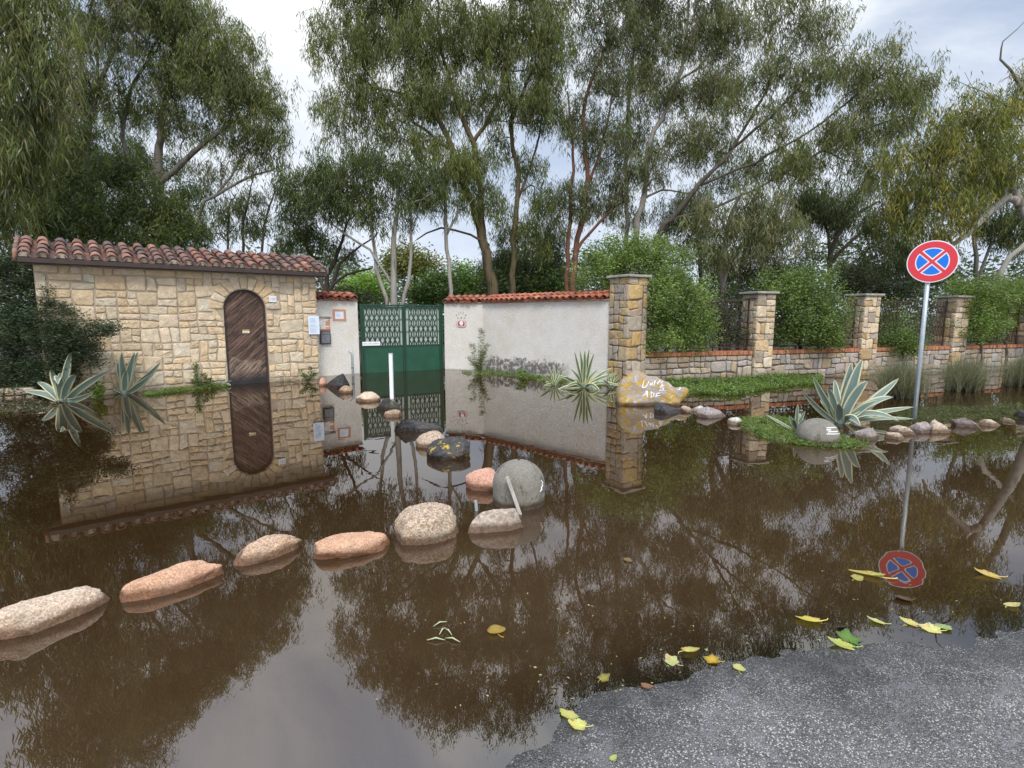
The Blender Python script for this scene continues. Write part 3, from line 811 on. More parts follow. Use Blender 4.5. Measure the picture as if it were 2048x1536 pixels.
g = G(); g.box(pp(u0 + .03, 1.118, .0875), PU * (W_ - .06), Z * .02, PN * .004); g.make('slot', ['iron'], t)
t = thing('framed_tile', 'white tile picture in a terracotta frame on the short white wall left of the gate', 'plaque', pp(pu_of(679), 1.6))
u0, u1 = pu_of(666), pu_of(692.5); W_ = u1 - u0
g = G()
for a, b, c, d in ((0, 0, W_, .055), (0, .255, W_, .055), (0, .055, .065, .2), (W_ - .065, .055, .065, .2)):
    g.box(pp(u0 + a, 1.47 + b, .002), PU * c, Z * d, PN * .022)
g.make('frame', ['terracotta'], t, bevel=.003)
g = G(); g.box(pp(u0 + .065, 1.525, .002), PU * (W_ - .13), Z * .2, PN * .014); g.make('tile', ['white'], t)
g = G(); g.box(pp(u0 + .09, 1.55, .0165), PU * (W_ - .18), Z * .15, PN * .001, m=0)
for q in range(4): g.tube([pp(u0 + .13 + .02 * q, 1.59 + .012 * (q % 2), .0185), pp(u0 + .15 + .02 * q, 1.66 - .02 * (q % 3), .0185)], .004, 5, m=1)
g.make('picture', ['paper', 'ink'], t)

# plaque and letters on the right wall
A1, A2 = np.array([-2.03, 16.0, 0]), np.array([-.85, 15.62, 0]); QU = nrm(A2 - A1); QN = np.array([QU[1], -QU[0], 0])
def qp(u, v, w=0.0): return A1 + QU * u + Z * v + QN * w
t = thing('wall_plaque', 'red and white oval name plaque under arched dark letters on the angled white wall', 'plaque', qp(.55, 1.4))
q = [(.155 * math.copysign(abs(math.cos(a)) ** .5, math.cos(a)), .10 * math.copysign(abs(math.sin(a)) ** .5, math.sin(a))) for a in np.linspace(0, 2 * math.pi, 33)[:-1]]
for nm, k, d, m_ in (('frame', 1.0, .020, 'terracotta'), ('border', .88, .024, 'white'), ('panel', .74, .027, 'red_plaque')):
    g = G(); g.prism([(a * k, b * k) for a, b in q], qp(.56, 1.375, .002), QU, Z, QN, d); g.make(nm, [m_], t)
g = G(); g.prism([(.062 * math.cos(a), .052 * math.sin(a)) for a in np.linspace(0, 2 * math.pi, 21)[:-1]], qp(.565, 1.395, .0295), QU, Z, QN, .003); g.box(qp(.52, 1.325, .0295), QU * .09, Z * .02, QN * .002)
g.make('motif', ['white'], t)
for i, ch in enumerate('villa'):
    a = (i - 2) * .075
    text(ch, .105, qp(.55 + a, 1.635 + .05 - abs(i - 2) ** 2 * .014, .003), QU * math.cos(-a * 2) + Z * math.sin(-a * 2), Z * math.cos(-a * 2) - QU * math.sin(-a * 2), QN, .003, 'letter', 'dark_ink', t)
for i, ch in enumerate('ada'):
    text(ch, .095, qp(.55 + (i - 1) * .105, 1.545, .003), QU, Z, QN, .003, 'letter', 'dark_ink', t)
g = G()
for z_ in (.50, .075): g.box(np.array([-2.03, 16.0, 0]) + QU * .09 + Z * z_ + QN * .002, QU * .03, Z * .12, QN * .03)

# gate
ga, gb = np.array([*GL_, 0]) + np.array([.03, .10, 0]), np.array([*GR_, 0]) + np.array([-.03, .02, 0])
GU = nrm(gb - ga); GN = np.array([GU[1], -GU[0], 0]); GW = np.linalg.norm(gb - ga)
def gp_(u, v, w=0.0): return ga + GU * u + Z * v + GN * w
gate = thing('metal_gate', 'green metal double gate with wavy bars over solid panels, closed and standing in water', 'gate', ga)
GT, GM, GB = 1.90, .74, -.10
mid_u = GW * .515
g = G(); 
for u in (0, GW - .05): g.box(gp_(u, -.3, -.04), GU * .05, Z * (GT + .34), GN * .08)
g.box(gp_(.051, GT - .02, -.03), GU * (GW - .102), Z * .045, GN * .06)
g.make('gate_frame', ['green_dark'], gate, bevel=.004)
for li, (a, b) in enumerate(((.055, mid_u - .004), (mid_u + .004, GW - .055))):
    L = b - a
    g = G()
    g.box(gp_(a, GB, -.025), GU * .05, Z * (GT - .03 - GB), GN * .05); g.box(gp_(b - .05, GB, -.025), GU * .05, Z * (GT - .03 - GB), GN * .05)
    for z_ in (GT - .075, GM - .02, GB): g.box(gp_(a + .052, z_, -.022), GU * (L - .104), Z * .042, GN * .044)
    leaf = g.make('gate_leaf', ['green_dark'], gate, bevel=.003)
    g = G(); g.box(gp_(a + .053, GB + .044, -.010), GU * (L - .106), Z * (GM - .02 - GB - .046), GN * .02)
    g.make('lower_panel', ['green'], leaf, bevel=.003)
    g = G(); g.box(gp_(a + .053, GM + .024, -.030), GU * (L - .106), Z * (GT - .077 - GM - .026), GN * .006)
    g.make('backing_sheet', ['sheet'], leaf)
    g = G(); n_ = 7 if li == 0 else 6; x0, x1 = a + .055 + (0 if li == 0 else .085), b - .055 - (.075 if li == 0 else .06); pc = (x1 - x0) / n_
    zb, zt = GM + .024, GT - .077
    for i in range(n_ + 1):
        g.box(gp_(x0 + pc * i - .011, zb, -.011), GU * .022, Z * (zt - zb - .05), GN * .022)
    for i in range(n_):
        for s_ in (-1, 1):
            pts = [gp_(x0 + pc * (i + .5) + s_ * pc * .46 * (1 - abs(math.cos(math.pi * q / 12 * 1.0)) ** 1.3 if True else 0), zb + (zt - zb) * q / 40, .004 * s_) for q in range(41)]
            g.tube(pts, .012, 5)
    for z_ in (.36, .70):
        z2 = zb + (zt - zb) * z_
        g.box(gp_(x1, z2, -.006), GU * (b - .05 - x1), Z * .014, GN * .012)
        g.box(gp_(a + .05, z2, -.006), GU * (x0 - a - .05), Z * .014, GN * .012)
    g.make('wavy_grille', ['green_dark'], leaf, smooth=True)
st = thing('sign_strip', 'narrow white sign strip with worn grey print at the lower left of the green gate', 'sign', gp_(.06, .78, .03))
g = G(); g.box(gp_(.03, GM + .03, .034), GU * .50, Z * .11, GN * .008); g.make('board', ['white'], st, bevel=.002)
g = G()
for i in range(15): g.box(gp_(.05 + .03 * i, GM + .065 + rng.uniform(0, .006), .0425), GU * .018, Z * rng.uniform(.02, .036), GN * .001)
g.make('print', ['ink'], st)

# posts standing in the water
b = at(784, 797); t = thing('marker_post', 'white square marker post standing in the flood in front of the green gate', 'post', b)
g = G(); g.box(b + (-.034, -.034, -.3), (.068, 0, 0), (0, .068, 0), (.0, 0, 1.17)); g.make('post', ['white'], t, bevel=.006)
g = G(); g.box(b + (-.038, -.038, .872), (.076, 0, 0), (0, .076, 0), (.0, 0, .014)); g.make('cap', ['galv'], t, bevel=.003)
b = at(706, 752); t = thing('drain_pipe', 'thin grey pipe with bent head rising from the water before the short white wall', 'pipe', b)
g = G(); g.tube([b - Z * .3, b + Z * .56, b + Z * .62 + HU * -.02, b + Z * .68 - HU * .07 - HN * .03], .032, 10); g.make('pipe', ['galv'], t, smooth=True)
g = G(); g.tube([b + Z * .20, b + Z * .24], .038, 12); g.make('clip', ['iron2'], t)

# ================================================================== FENCE
FU = nrm((.954, .30, 0)); FN = np.array([FU[1], -FU[0], 0])
C2 = np.array([6.10, 13.30, 0])
def pillar(label, c, u, w, top, pal, cu=.15, cv=.145):
    u = nrm(u); n = np.array([u[1], -u[0], 0]); v = -n          # c = near corner; right face along u, left face along v
    t = thing('stone_pillar', label, 'pillar', c, 'stone pillars of the fence')
    g = G(); e = .02
    g.box(c + u * e + v * e - Z * .35, u * (w - 2 * e), v * (w - 2 * e), Z * (top + .35), m=1)
    for o, a, b in ((c, u, n), (c + v * w, -v, -u), (c + u * w, v, u), (c + u * w + v * w, -u, v)):
        rubble(g, (o - b * e, a, Z, b), w, top + .30, cu, cv, pal, rng, e + .002, big=.8, v0=-.3, mortar=.010)
    g.make('shaft', ['stone', 'mortar_grey'], t, smooth=True)
    g = G(); q = .06
    g.box(c - (u + v) * q + Z * (top + .002), u * (w + 2 * q), v * (w + 2 * q), Z * .055)
    g.make('cap', ['cap'], t, bevel=.012)
    return t
PAL1 = [(.46, .33, .17), (.50, .38, .22), (.40, .32, .24), (.54, .36, .15), (.44, .37, .29), (.50, .42, .32)]
pillar('broad tall stone pillar joining the white wall to the low fence wall', np.array([2.62, 12.05, 0]), (.83, .55, 0), .62, 2.47, PAL1, .155, .17)
PL = ['first slim stone pillar right of the broad tall one, beside the large round green bush', 'stone pillar just right of the large round green bush', 'stone pillar right beside the no stopping sign pole', 'stone pillar cut by the right edge of the photo']
PT = [0, 3.53, 7.03, 10.25]
for k in range(4): pillar(PL[k], C2 + FU * PT[k], FU, .56, 2.15 - .012 * k, SAND + PAL1)
S0 = np.array([3.135, 12.39, 0])
bays = [(S0, C2 - FU * .012)] + [(C2 + FU * (PT[k] + .575), C2 + FU * (PT[k + 1] - .012)) for k in range(3)] + [(C2 + FU * 10.85, C2 + FU * 14.4)]
BL = ['low stone wall with brick coping under the big shrub beside the broad pillar', 'low stone wall with brick coping under the large round green bush', 'low stone wall with brick coping behind the first rush clump', 'low stone wall with brick coping under the hedge right of the sign pole', 'low stone wall with brick coping beyond the last pillar']
ML = ['rusty wavy mesh panel half hidden by the big shrub beside the broad pillar', 'rusty wavy mesh panel behind the large round green bush', 'rusty wavy mesh panel left of the sign pole with a small bush in front', 'rusty wavy mesh panel behind the hedge right of the sign pole', 'rusty wavy mesh panel beyond the last pillar']
for k, (a, b) in enumerate(bays):
    a = a - FN * .09; b = b - FN * .09; u = nrm(b - a); n = np.array([u[1], -u[0], 0]); L = np.linalg.norm(b - a)
    t = thing('low_stone_wall', BL[k], 'wall', a, 'low walls between the fence pillars')
    g = G(); g.box(a - Z * .35 - n * .38, u * L, n * .38, Z * .985, m=1)
    rubble(g, (a, u, Z, n), L, .985, .155, .15, FIELD + [(.46, .42, .38)], rng, .03, big=.75, v0=-.36, mortar=.014)
    g.make('wall', ['stone', 'mortar_grey'], t, smooth=True)
    g = G(); x = 0.0
    while x < L - .03:
        w_ = min(.062 * rng.uniform(.92, 1.08), L - x); c = rng.uniform(.7, 1.25)
        g.box(a + u * (x + .003) + n * (.045 + rng.normal(0, .004)) + Z * .637 - n * .46, u * (w_ - .006), n * .46, Z * (.092 + rng.normal(0, .003)), (c, c * rng.uniform(.85, 1.1), c * rng.uniform(.8, 1.1)))
        x += w_
    g.make('brick_coping', ['brick'], t, bevel=.004)
    m = thing('mesh_panel', ML[k], 'fence', a - n * .2 + Z * .73, 'mesh panels between the fence pillars')
    g = G(); o = a - n * .2
    for z_ in (.80, 1.98): g.box(o + Z * z_, u * L, n * .012, Z * .03)
    for x in np.arange(0, L - .02, max(.3, (L - .03) / round(L / 1.0))): g.box(o + u * x + Z * .73, u * .03, n * .03, Z * 1.30)
    g.make('rails', ['rust'], m)
    g = G(); pc = .115; nn = int(L / pc)
    for i in range(nn):
        for s_ in (-1, 1):
            pts = [o + u * (pc * (i + .5) + s_ * pc * .47 * math.sin(math.pi * q / 4 * .5 + .4)) + n * (.02 + .004 * s_) + Z * (.83 + 1.14 * q / 28) for q in range(29)]
            g.tube(pts, .008, 4, cap=False)
    g.make('wavy_mesh', ['rust'], m)
# stub of low wall left of the gatehouse
a = np.array([-11.6, 8.9, 0]); u = nrm((2.5, 1.25, 0)); n = np.array([u[1], -u[0], 0])
t = thing('low_stone_wall', 'low tan stone wall behind the dark shrub at the left edge', 'wall', a)
g = G(); g.box(a - Z * .3 - n * .3, u * 2.7, n * .3, Z * .55, m=1); rubble(g, (a, u, Z, n), 2.7, .55, .15, .14, SAND, rng, .03, v0=-.3); g.make('wall', ['stone', 'mortar_grey'], t, smooth=True)

# ================================================================== SIGN
b = at(1828, 841); top = P(1864, 524, b[1]); sr = .305
sg = thing('road_sign', 'round red and blue no stopping sign with crossed red bars on a grey steel pole', 'road sign', b)
sn = nrm(np.array([-top[0] * .92, -top[1], 0])); su = np.array([-sn[1], sn[0], 0.]); 
pole_x = b
g = G(); g.tube([b - Z * .4, b + Z * (top[2] + .22)], .030, 20); g.make('pole', ['galv'], sg, smooth=True)
so = np.array([b[0], b[1], top[2]]) + sn * .045
so = so + su * ((top - so) @ su)
def disc(r, n=64): return [(r * math.cos(2 * math.pi * i / n), r * math.sin(2 * math.pi * i / n)) for i in range(n)]
g = G(); g.prism(disc(sr), so, su, Z, sn, .006); plate = g.make('sign_plate', ['sign_white'], sg, bevel=.002)
g = G()
for i in range(72):
    a0, a1 = 2 * math.pi * i / 72, 2 * math.pi * (i + 1) / 72; r0, r1 = sr * .665, sr * .955
    g.prism([(r0 * math.cos(a0), r0 * math.sin(a0)), (r1 * math.cos(a0), r1 * math.sin(a0)), (r1 * math.cos(a1), r1 * math.sin(a1)), (r0 * math.cos(a1), r0 * math.sin(a1))], so + sn * .0062, su, Z, sn, .002)
g.make('red_ring', ['sign_red'], plate)
for k in range(4):
    a0 = math.pi / 4 + k * math.pi / 2; r0 = sr * .615; hw = sr * .115
    # sector between two bars: intersection of the disc with a corner offset from both bars
    th = math.asin(hw / r0)
    arc = [(r0 * math.cos(a), r0 * math.sin(a)) for a in np.linspace(a0 + th, a0 + math.pi / 2 - th, 18)]
    cr = hw * math.sqrt(2); am = a0 + math.pi / 4
    g = G(); g.prism([(cr * math.cos(am), cr * math.sin(am))] + arc, so + sn * .0062, su, Z, sn, .002)
    g.make('blue_field', ['sign_blue'], plate)
for k in range(2):
    a = math.pi / 4 + k * math.pi / 2; e = np.array([math.cos(a), math.sin(a)]); f_ = np.array([-e[1], e[0]]); hw = sr * .058; L = sr * .70
    g = G(); g.prism([tuple(-e * L - f_ * hw), tuple(e * L - f_ * hw), tuple(e * L + f_ * hw), tuple(-e * L + f_ * hw)], so + sn * .0062, su, Z, sn, .0030 + .0008 * k)
    g.make('red_bar', ['sign_red'], plate)
for z_ in (-.14, .14):
    g = G(); g.box(so - su * .10 + Z * (z_ - .015) - sn * .022, su * .20, Z * .03, sn * .020); g.make('bracket', ['galv'], sg)
# ================================================================== ROCKS
from mathutils import noise as mno
def ico(sub):
    import bmesh
    bm = bmesh.new(); bmesh.ops.create_icosphere(bm, subdivisions=sub, radius=1)
    V = np.array([v.co[:] for v in bm.verts]); F = [tuple(v.index for v in f.verts) for f in bm.faces]; bm.free()
    return V, F
ICO4, ICO5 = ico(4), ico(5)
RG = 'rocks lining the flooded verge'
def rock(label, mat, A, B, top, depth, seed, kind='round', skew=0.0, tilt=0.0, cat='rock', name='rock', e=.9, hump=None, off=.42, group=RG, lean=0.0):
    rng = np.random.default_rng(seed)
    a, b = at(*A), at(*B); u = nrm(b - a); n = np.array([-u[1], u[0], 0.])
    if n[1] < 0: n = -n
    L = np.linalg.norm(b - a); dp = depth
    c = (a + b) / 2 + n * dp * off
    h = P((A[0] + B[0]) / 2, top, c[1])[2]
    V, F = ICO5 if L > .45 or top > 900 else ICO4
    d = np.sign(V) * np.abs(V) ** e
    if kind != 'round':
        k = 9 if kind == 'block' else 10
        for i in range(k):
            q = rng.normal(0, 1, 3); q[2] = abs(q[2]) * .8; q /= np.linalg.norm(q); lim = rng.uniform(.34, .62) if kind == 'block' else rng.uniform(.6, .82)
            ex = np.maximum(d @ q - lim, 0); d = d - ex[:, None] * q * .97
        d = d / np.maximum(np.array([np.abs(d[:, 0]).max(), np.abs(d[:, 1]).max(), d[:, 2].max()]), .01)
    else:
        for i in range(8):
            q = rng.normal(0, 1, 3); q /= np.linalg.norm(q); lim = rng.uniform(.76, .92)
            ex = np.maximum(d @ q - lim, 0); d = d - ex[:, None] * q * .75
    s3 = rng.uniform(-50, 50, 3)
    amp = .11 if kind == 'round' else .07
    nz = np.array([mno.fractal(Vector(v * 1.6 + s3), 1.0, 2.0, 5) for v in V])
    d = d * (1 + amp * nz[:, None])
    fine = .006 if kind == 'round' else .004
    fn = V * np.array([mno.noise(Vector(v * 14 + s3)) for v in V])[:, None] * fine
    lx, hh, sh = L, h, 0.0
    for _ in range(7):                       # settle the size so the stone fills the span and height it has in the photograph
        p = np.stack([d[:, 0] * lx / 2 + skew * lx * np.clip(d[:, 2], 0, 1) + sh, d[:, 1] * dp / 2 + lean * dp * np.clip(d[:, 2], 0, 1), np.where(d[:, 2] > 0, d[:, 2] * hh, d[:, 2] * max(hh, .12) * .9)], 1)
        p[:, 2] += tilt * d[:, 0] * hh
        p = p + fn
        W = c + p[:, :1] * u + p[:, 1:2] * n + p[:, 2:] * Z
        ab = W[:, 2] > .0
        qx, qy = px_of(W[ab])
        want = abs(B[0] - A[0]); got = qx.max() - qx.min()
        lx *= np.clip(want / got, .8, 1.25)
        base = (A[1] + B[1]) / 2
        hh *= np.clip((base - top + 4) / (base - qy.min() + 4), .6, 1.5)
        jq = px_of(np.array([c + u * (sh - .02), c + u * (sh + .02)]))[0]
        sh += .7 * ((A[0] + B[0]) / 2 - (qx.max() + qx.min()) / 2) * .04 / (jq[1] - jq[0])
    h = hh; L = lx
    g = G(); g.add(W, F)
    if hump:
        hx, hh, hs = hump
        V2, F2 = ICO4
        q = V2 * (1 + .07 * np.array([mno.fractal(Vector(v * 1.7 - s3), 1.0, 2.0, 4) for v in V2]))[:, None]
        g.add(c + u * hx * L + q[:, :1] * u * L * hs + q[:, 1:2] * n * dp * hs * 1.1 + q[:, 2:] * Z * h * hh, F2)
    o = g.make(name, [mat], None, c * np.array([1, 1, 0]), smooth=True)
    tag(o, label, cat, group)
    return o
rock('large cream granite boulder cut by the left edge of the photo', 'r_cream', (-45, 1308), (219, 1206), 1172, .20, 1, skew=.0, e=.80, tilt=-.16)
rock('smooth long salmon boulder right of the cream boulder at the left edge', 'r_salmon', (238, 1213), (447, 1156), 1120, .20, 2, skew=.04, e=.78, tilt=-.05)
rock('small angular ochre boulder between the long salmon boulder and the two humped one', 'r_ochre', (466, 1140), (604, 1098), 1068, .22, 13, 'round', skew=.05, tilt=.0, e=.74)
rock('two humped salmon boulder left of the round speckled boulder', 'r_salmon', (627, 1127), (772, 1101), 1062, .26, 5, skew=-.10, hump=(.36, .86, .20))
rock('round grey speckled boulder with lichen spots left of the pale slab', 'r_speck', (788, 1094), (916, 1078), 1004, .36, 9, e=.84, tilt=-.03)
rock('pale pinkish angular slab leaning in front of the concrete dome with the stake', 'r_slab', (936, 1076), (1046, 1060), 1016, .15, 22, 'block', skew=.06, tilt=.10)
rock('pink granite boulder half hidden behind the concrete dome with the stake', 'r_pink', (931, 978), (1012, 985), 935, .32, 31, tilt=-.05)
rock('black rock spotted with yellow lichen', 'r_yellow', (853, 922), (941, 916), 872, .46, 41, 'round', e=.8, skew=.06)
rock('mottled pinkish rock against the lichen spotted black rock', 'r_speck', (831, 893), (892, 899), 861, .42, 44)
rock('long flat black slab left of the mottled pinkish rock', 'r_basalt', (789, 868), (886, 862), 838, .50, 51, 'block')
rock('small orange brown stone at the foot of the dark mossy rock', 'r_brown', (767, 842), (806, 832), 819, .30, 55, 'soft')
rock('dark mossy topped rock beside the white marker post', 'r_moss', (754, 822), (801, 822), 796, .50, 60, 'block')
rock('pinkish cream rounded stone left of the dark mossy rock', 'r_cream', (711, 802), (762, 806), 783, .45, 63)
rock('small brown stone in front of the tall black rock by the white wall', 'r_brown', (677, 787), (706, 786), 771, .32, 66)
rock('tall black angular rock standing before the short white wall', 'r_basalt', (650, 777), (699, 775), 747, .55, 70, 'block')
rock('small pinkish stone at the right corner of the gatehouse', 'r_pink', (637, 772), (654, 772), 755, .30, 72)
rock('small wet black rock at the foot of the big lichen covered rock', 'r_basalt', (1308, 829), (1366, 826), 807, .34, 80, 'block', skew=-.20)
rock('small cream stone right of the wet black rock', 'r_tan', (1360, 825), (1386, 826), 811, .26, 82, 'soft')
rock('narrow white stone behind the pinkish slab', 'r_white', (1380, 826), (1412, 822), 811, .25, 83, 'soft')
rock('wedge shaped pinkish grey slab right of the narrow white stone', 'r_grey', (1393, 836), (1452, 838), 813, .40, 85, 'block', skew=-.12)
rock('small round white stone between the wedge shaped slab and the floating weed', 'r_white', (1454, 848), (1485, 850), 834, .26, 88)
rock('pinkish grey rock beside the paint marked concrete dome', 'r_grey', (1699, 879), (1757, 881), 855, .36, 90, 'block', skew=-.10)
rock('low tan stone in front of the flat tan slab', 'r_tan', (1769, 880), (1808, 881), 864, .26, 93, 'block')
rock('flat tan slab near the foot of the sign pole', 'r_tan', (1774, 869), (1830, 872), 850, .30, 95, 'block')
rock('flat grey slab right of the sign pole', 'r_grey', (1804, 866), (1868, 868), 843, .34, 97, 'block')
rock('pointed tan stone right of the flat grey slab by the sign pole', 'r_tan', (1852, 866), (1898, 868), 838, .34, 99, 'block', skew=.05)
rock('thin grey slab tilted up on its left end further right of the sign pole', 'r_grey', (1902, 853), (1957, 855), 835, .30, 101, 'block', skew=-.22)
rock('low tan stone right of the thin tilted grey slab', 'r_tan', (1953, 853), (2001, 853), 838, .30, 103, 'block')
rock('flat pale stone left of the black rock at the right edge', 'r_tan', (1998, 845), (2030, 845), 835, .28, 105, 'block')
rock('black wet rock at the right edge of the photo', 'r_basalt', (2028, 842), (2075, 842), 821, .40, 107, 'block')
rock('tiny pale stone left of the big lichen covered rock', 'r_white', (1236, 804), (1254, 806), 797, .16, 109, 'soft')

# the big flat rock with graffiti, outline standing upright and leaning back
out_px = [(1240, 812), (1243, 772), (1250, 765), (1264, 752), (1280, 743), (1292, 746), (1306, 753), (1322, 756), (1338, 764), (1352, 770), (1366, 774), (1379, 776), (1386, 782), (1380, 793), (1370, 801), (1360, 814), (1300, 822)]
bc = at(1302, 811); D0 = bc[1]
def big_rock():
    c0 = P(1308, 784, D0 + .05)
    ring = []
    for (x, y) in out_px:
        q = P(x, y, D0); q = q + np.array([0, 1, 0]) * max(0, q[2]) * .55; ring.append(q)
    rings = []; n = 90
    ring = np.array(ring); seg = np.linalg.norm(np.roll(ring, -1, 0) - ring, axis=1); cum = np.concatenate([[0], np.cumsum(seg)])
    RR = np.array([[np.interp(t, cum, np.append(ring[:, k], ring[0, k])) for k in range(3)] for t in np.linspace(0, cum[-1], n, endpoint=False)])
    ctr = RR.mean(0); nv = nrm((0.12, -1, .62))
    lay = [(.0, .075), (.2, .075), (.4, .07), (.6, .06), (.78, .048), (.9, .025), (.98, -.01), (1.02, -.06), (1.0, -.20), (.9, -.34), (.55, -.42), (0, -.44)]
    V = []; F = []
    for s_, w in lay:
        for q in RR:
            p = ctr + (q - ctr) * max(s_, .001) + nv * w
            f1 = mno.fractal(Vector(p * 3.2), 1.0, 2.0, 5); f2 = mno.noise(Vector(p * 1.3 + np.array([5, 3, 1])))
            V.append(p + nv * (.075 * f1 + .06 * f2) * (1 if .01 < s_ else 1) + (q - ctr) * .09 * mno.noise(Vector(p * 6)))
    for l in range(len(lay) - 1):
        for j in range(n): F.append((l * n + j, l * n + (j + 1) % n, (l + 1) * n + (j + 1) % n, (l + 1) * n + j))
    return np.array(V), F, nv
V, F, nvv = big_rock()
br = thing('lichen_rock', 'big flat rock under yellow lichen with white painted letters beside the broad pillar', 'rock', (bc[0], bc[1], 0), RG)
g = G(); g.add(V, F); g.make('rock_body', ['r_lichen'], br, smooth=True)
bvh = BVHTree.FromPolygons([Vector(v) for v in V], F)
def strokes(g, bvh, polys, rad, lift=.004, m=0):
    """paint strokes laid on a surface: points given by sight lines of the photo, found on the surface itself"""
    for pl in polys:
        pts = []
        for i in range(len(pl) - 1):
            for t in np.linspace(0, 1, 6)[(1 if i else 0):]:
                x = pl[i][0] + (pl[i + 1][0] - pl[i][0]) * t; y = pl[i][1] + (pl[i + 1][1] - pl[i][1]) * t
                d = nrm(ray(x, y)); h = bvh.ray_cast(Vector((0, 0, HC)), Vector(d))
                if h[0] is not None: pts.append(np.array(h[0]) + np.array(h[1]) * (lift if h[1].dot(Vector(d)) < 0 else -lift))
        if len(pts) > 1: g.tube(pts, rad, 5, m=m)
def Lz(pts): return [(1220 + x / 7.877, 730 + y / 7.877) for x, y in pts]
for grp in (
    [[(535, 245), (520, 300), (512, 360)], [(515, 362), (560, 350), (600, 295), (610, 258)]],
    [[(640, 285), (630, 330)], [(632, 312), (665, 300)], [(668, 270), (660, 325)]],
    [[(712, 245), (690, 330)]],
    [[(790, 245), (755, 285), (745, 305)], [(830, 260), (800, 275), (825, 305), (810, 330)]],
    [[(845, 330), (800, 335), (790, 360), (840, 365), (845, 395), (770, 400)]],
    [[(1080, 340), (1108, 362), (1095, 388), (1062, 390)]],
    [[(520, 480), (565, 460), (575, 410), (590, 410), (585, 505)], [(555, 465), (590, 460)]],
    [[(650, 425), (645, 515)], [(648, 425), (690, 450), (690, 490), (648, 515)]],
    [[(720, 515), (735, 450), (785, 445)], [(728, 490), (780, 480)]]):
    g = G(); strokes(g, bvh, [Lz(q) for q in grp], .0085, .002)
    if g.n: g.make('painted_letter', ['white'], br)

# ================================================================== CONCRETE DOMES
def dome(label, px, py, r, h, mark):
    c = at(px, py) + np.array([0, r, 0])
    t = thing('concrete_dome_bollard', label, 'bollard', c, 'concrete dome bollards')
    prof = [(r * .97, -.25), (r, -.05), (r * 1.0, h - r * .92)]
    prof += [(r * math.cos(a), h - r * .92 + r * .92 * math.sin(a)) for a in np.linspace(.06, math.pi / 2 - .01, 26)]
    prof.append((.0005, h))
    g = G(); g.lathe(prof, c, 72); o = g.make('dome', ['concrete'], t, smooth=True)
    bv = BVHTree.FromPolygons([Vector(v) for v in g.V], g.F)
    m = G(); mark(m, bv, c, r, h)
    m.make('paint_mark', ['sign_white'], t)
    return t, c, bv
def mark1(m, bv, c, r, h): strokes(m, bv, [[(1082, 961), (1086, 966)], [(1084, 967), (1085, 972)], [(1082, 978), (1084, 972)], [(1080, 983), (1084, 978)]], .0055, 0)
d1, c1, bv1 = dome('grey concrete dome bollard with a wooden stake leaning on it amid the boulders', 1038, 1022, .224, .372, mark1)
def mark2(m, bv, c, r, h): strokes(m, bv, [[(1653, 856), (1668, 855), (1692, 856)], [(1653, 860), (1662, 860)], [(1656, 864), (1675, 863)], [(1653, 868), (1668, 868), (1695, 867)], [(1686, 861), (1694, 862)]], .007, -.002)
d2, c2, bv2 = dome('mossy concrete dome bollard with white paint marks in front of the largest agave', 1657, 892, .25, .30, mark2)
g = G(); g.tube([c1 + Z * (.372 - .003), c1 + Z * .384], [.012, .008], 10); g.make('lifting_pin', ['rust'], d1)
s0 = at(1040, 1024) ; s1 = P(1014, 950, c1[1] - .215)
s1 = np.array(s1)
g = G(); dd = nrm(s1 - s0); sx = nrm(np.cross(dd, (0, -1, 0))); sy = np.cross(sx, dd)
q = s0 - dd * .12; L = np.linalg.norm(s1 - q)
hit = None
g.box(q - sx * .014 - sy * .012 + np.array([0, -.045, 0]), sx * .028, sy * .022, dd * L); o = g.make('wooden_stake', ['post_wood'], None, s0, bevel=.004)
tag(o, 'pale split wooden stake leaning against the concrete dome among the boulders', 'stake')
b0 = at(954, 1021); g = G(); g.tube([b0 - Z * .1, b0 + Z * .04 + np.array([-.006, .0, 0]), b0 + Z * .085 + np.array([-.012, 0, 0])], [.015, .014, .012], 8)
tag(g.make('plastic_stub', ['galv'], None, b0), 'short pale stub poking from the water left of the leaning pale slab', 'stake')

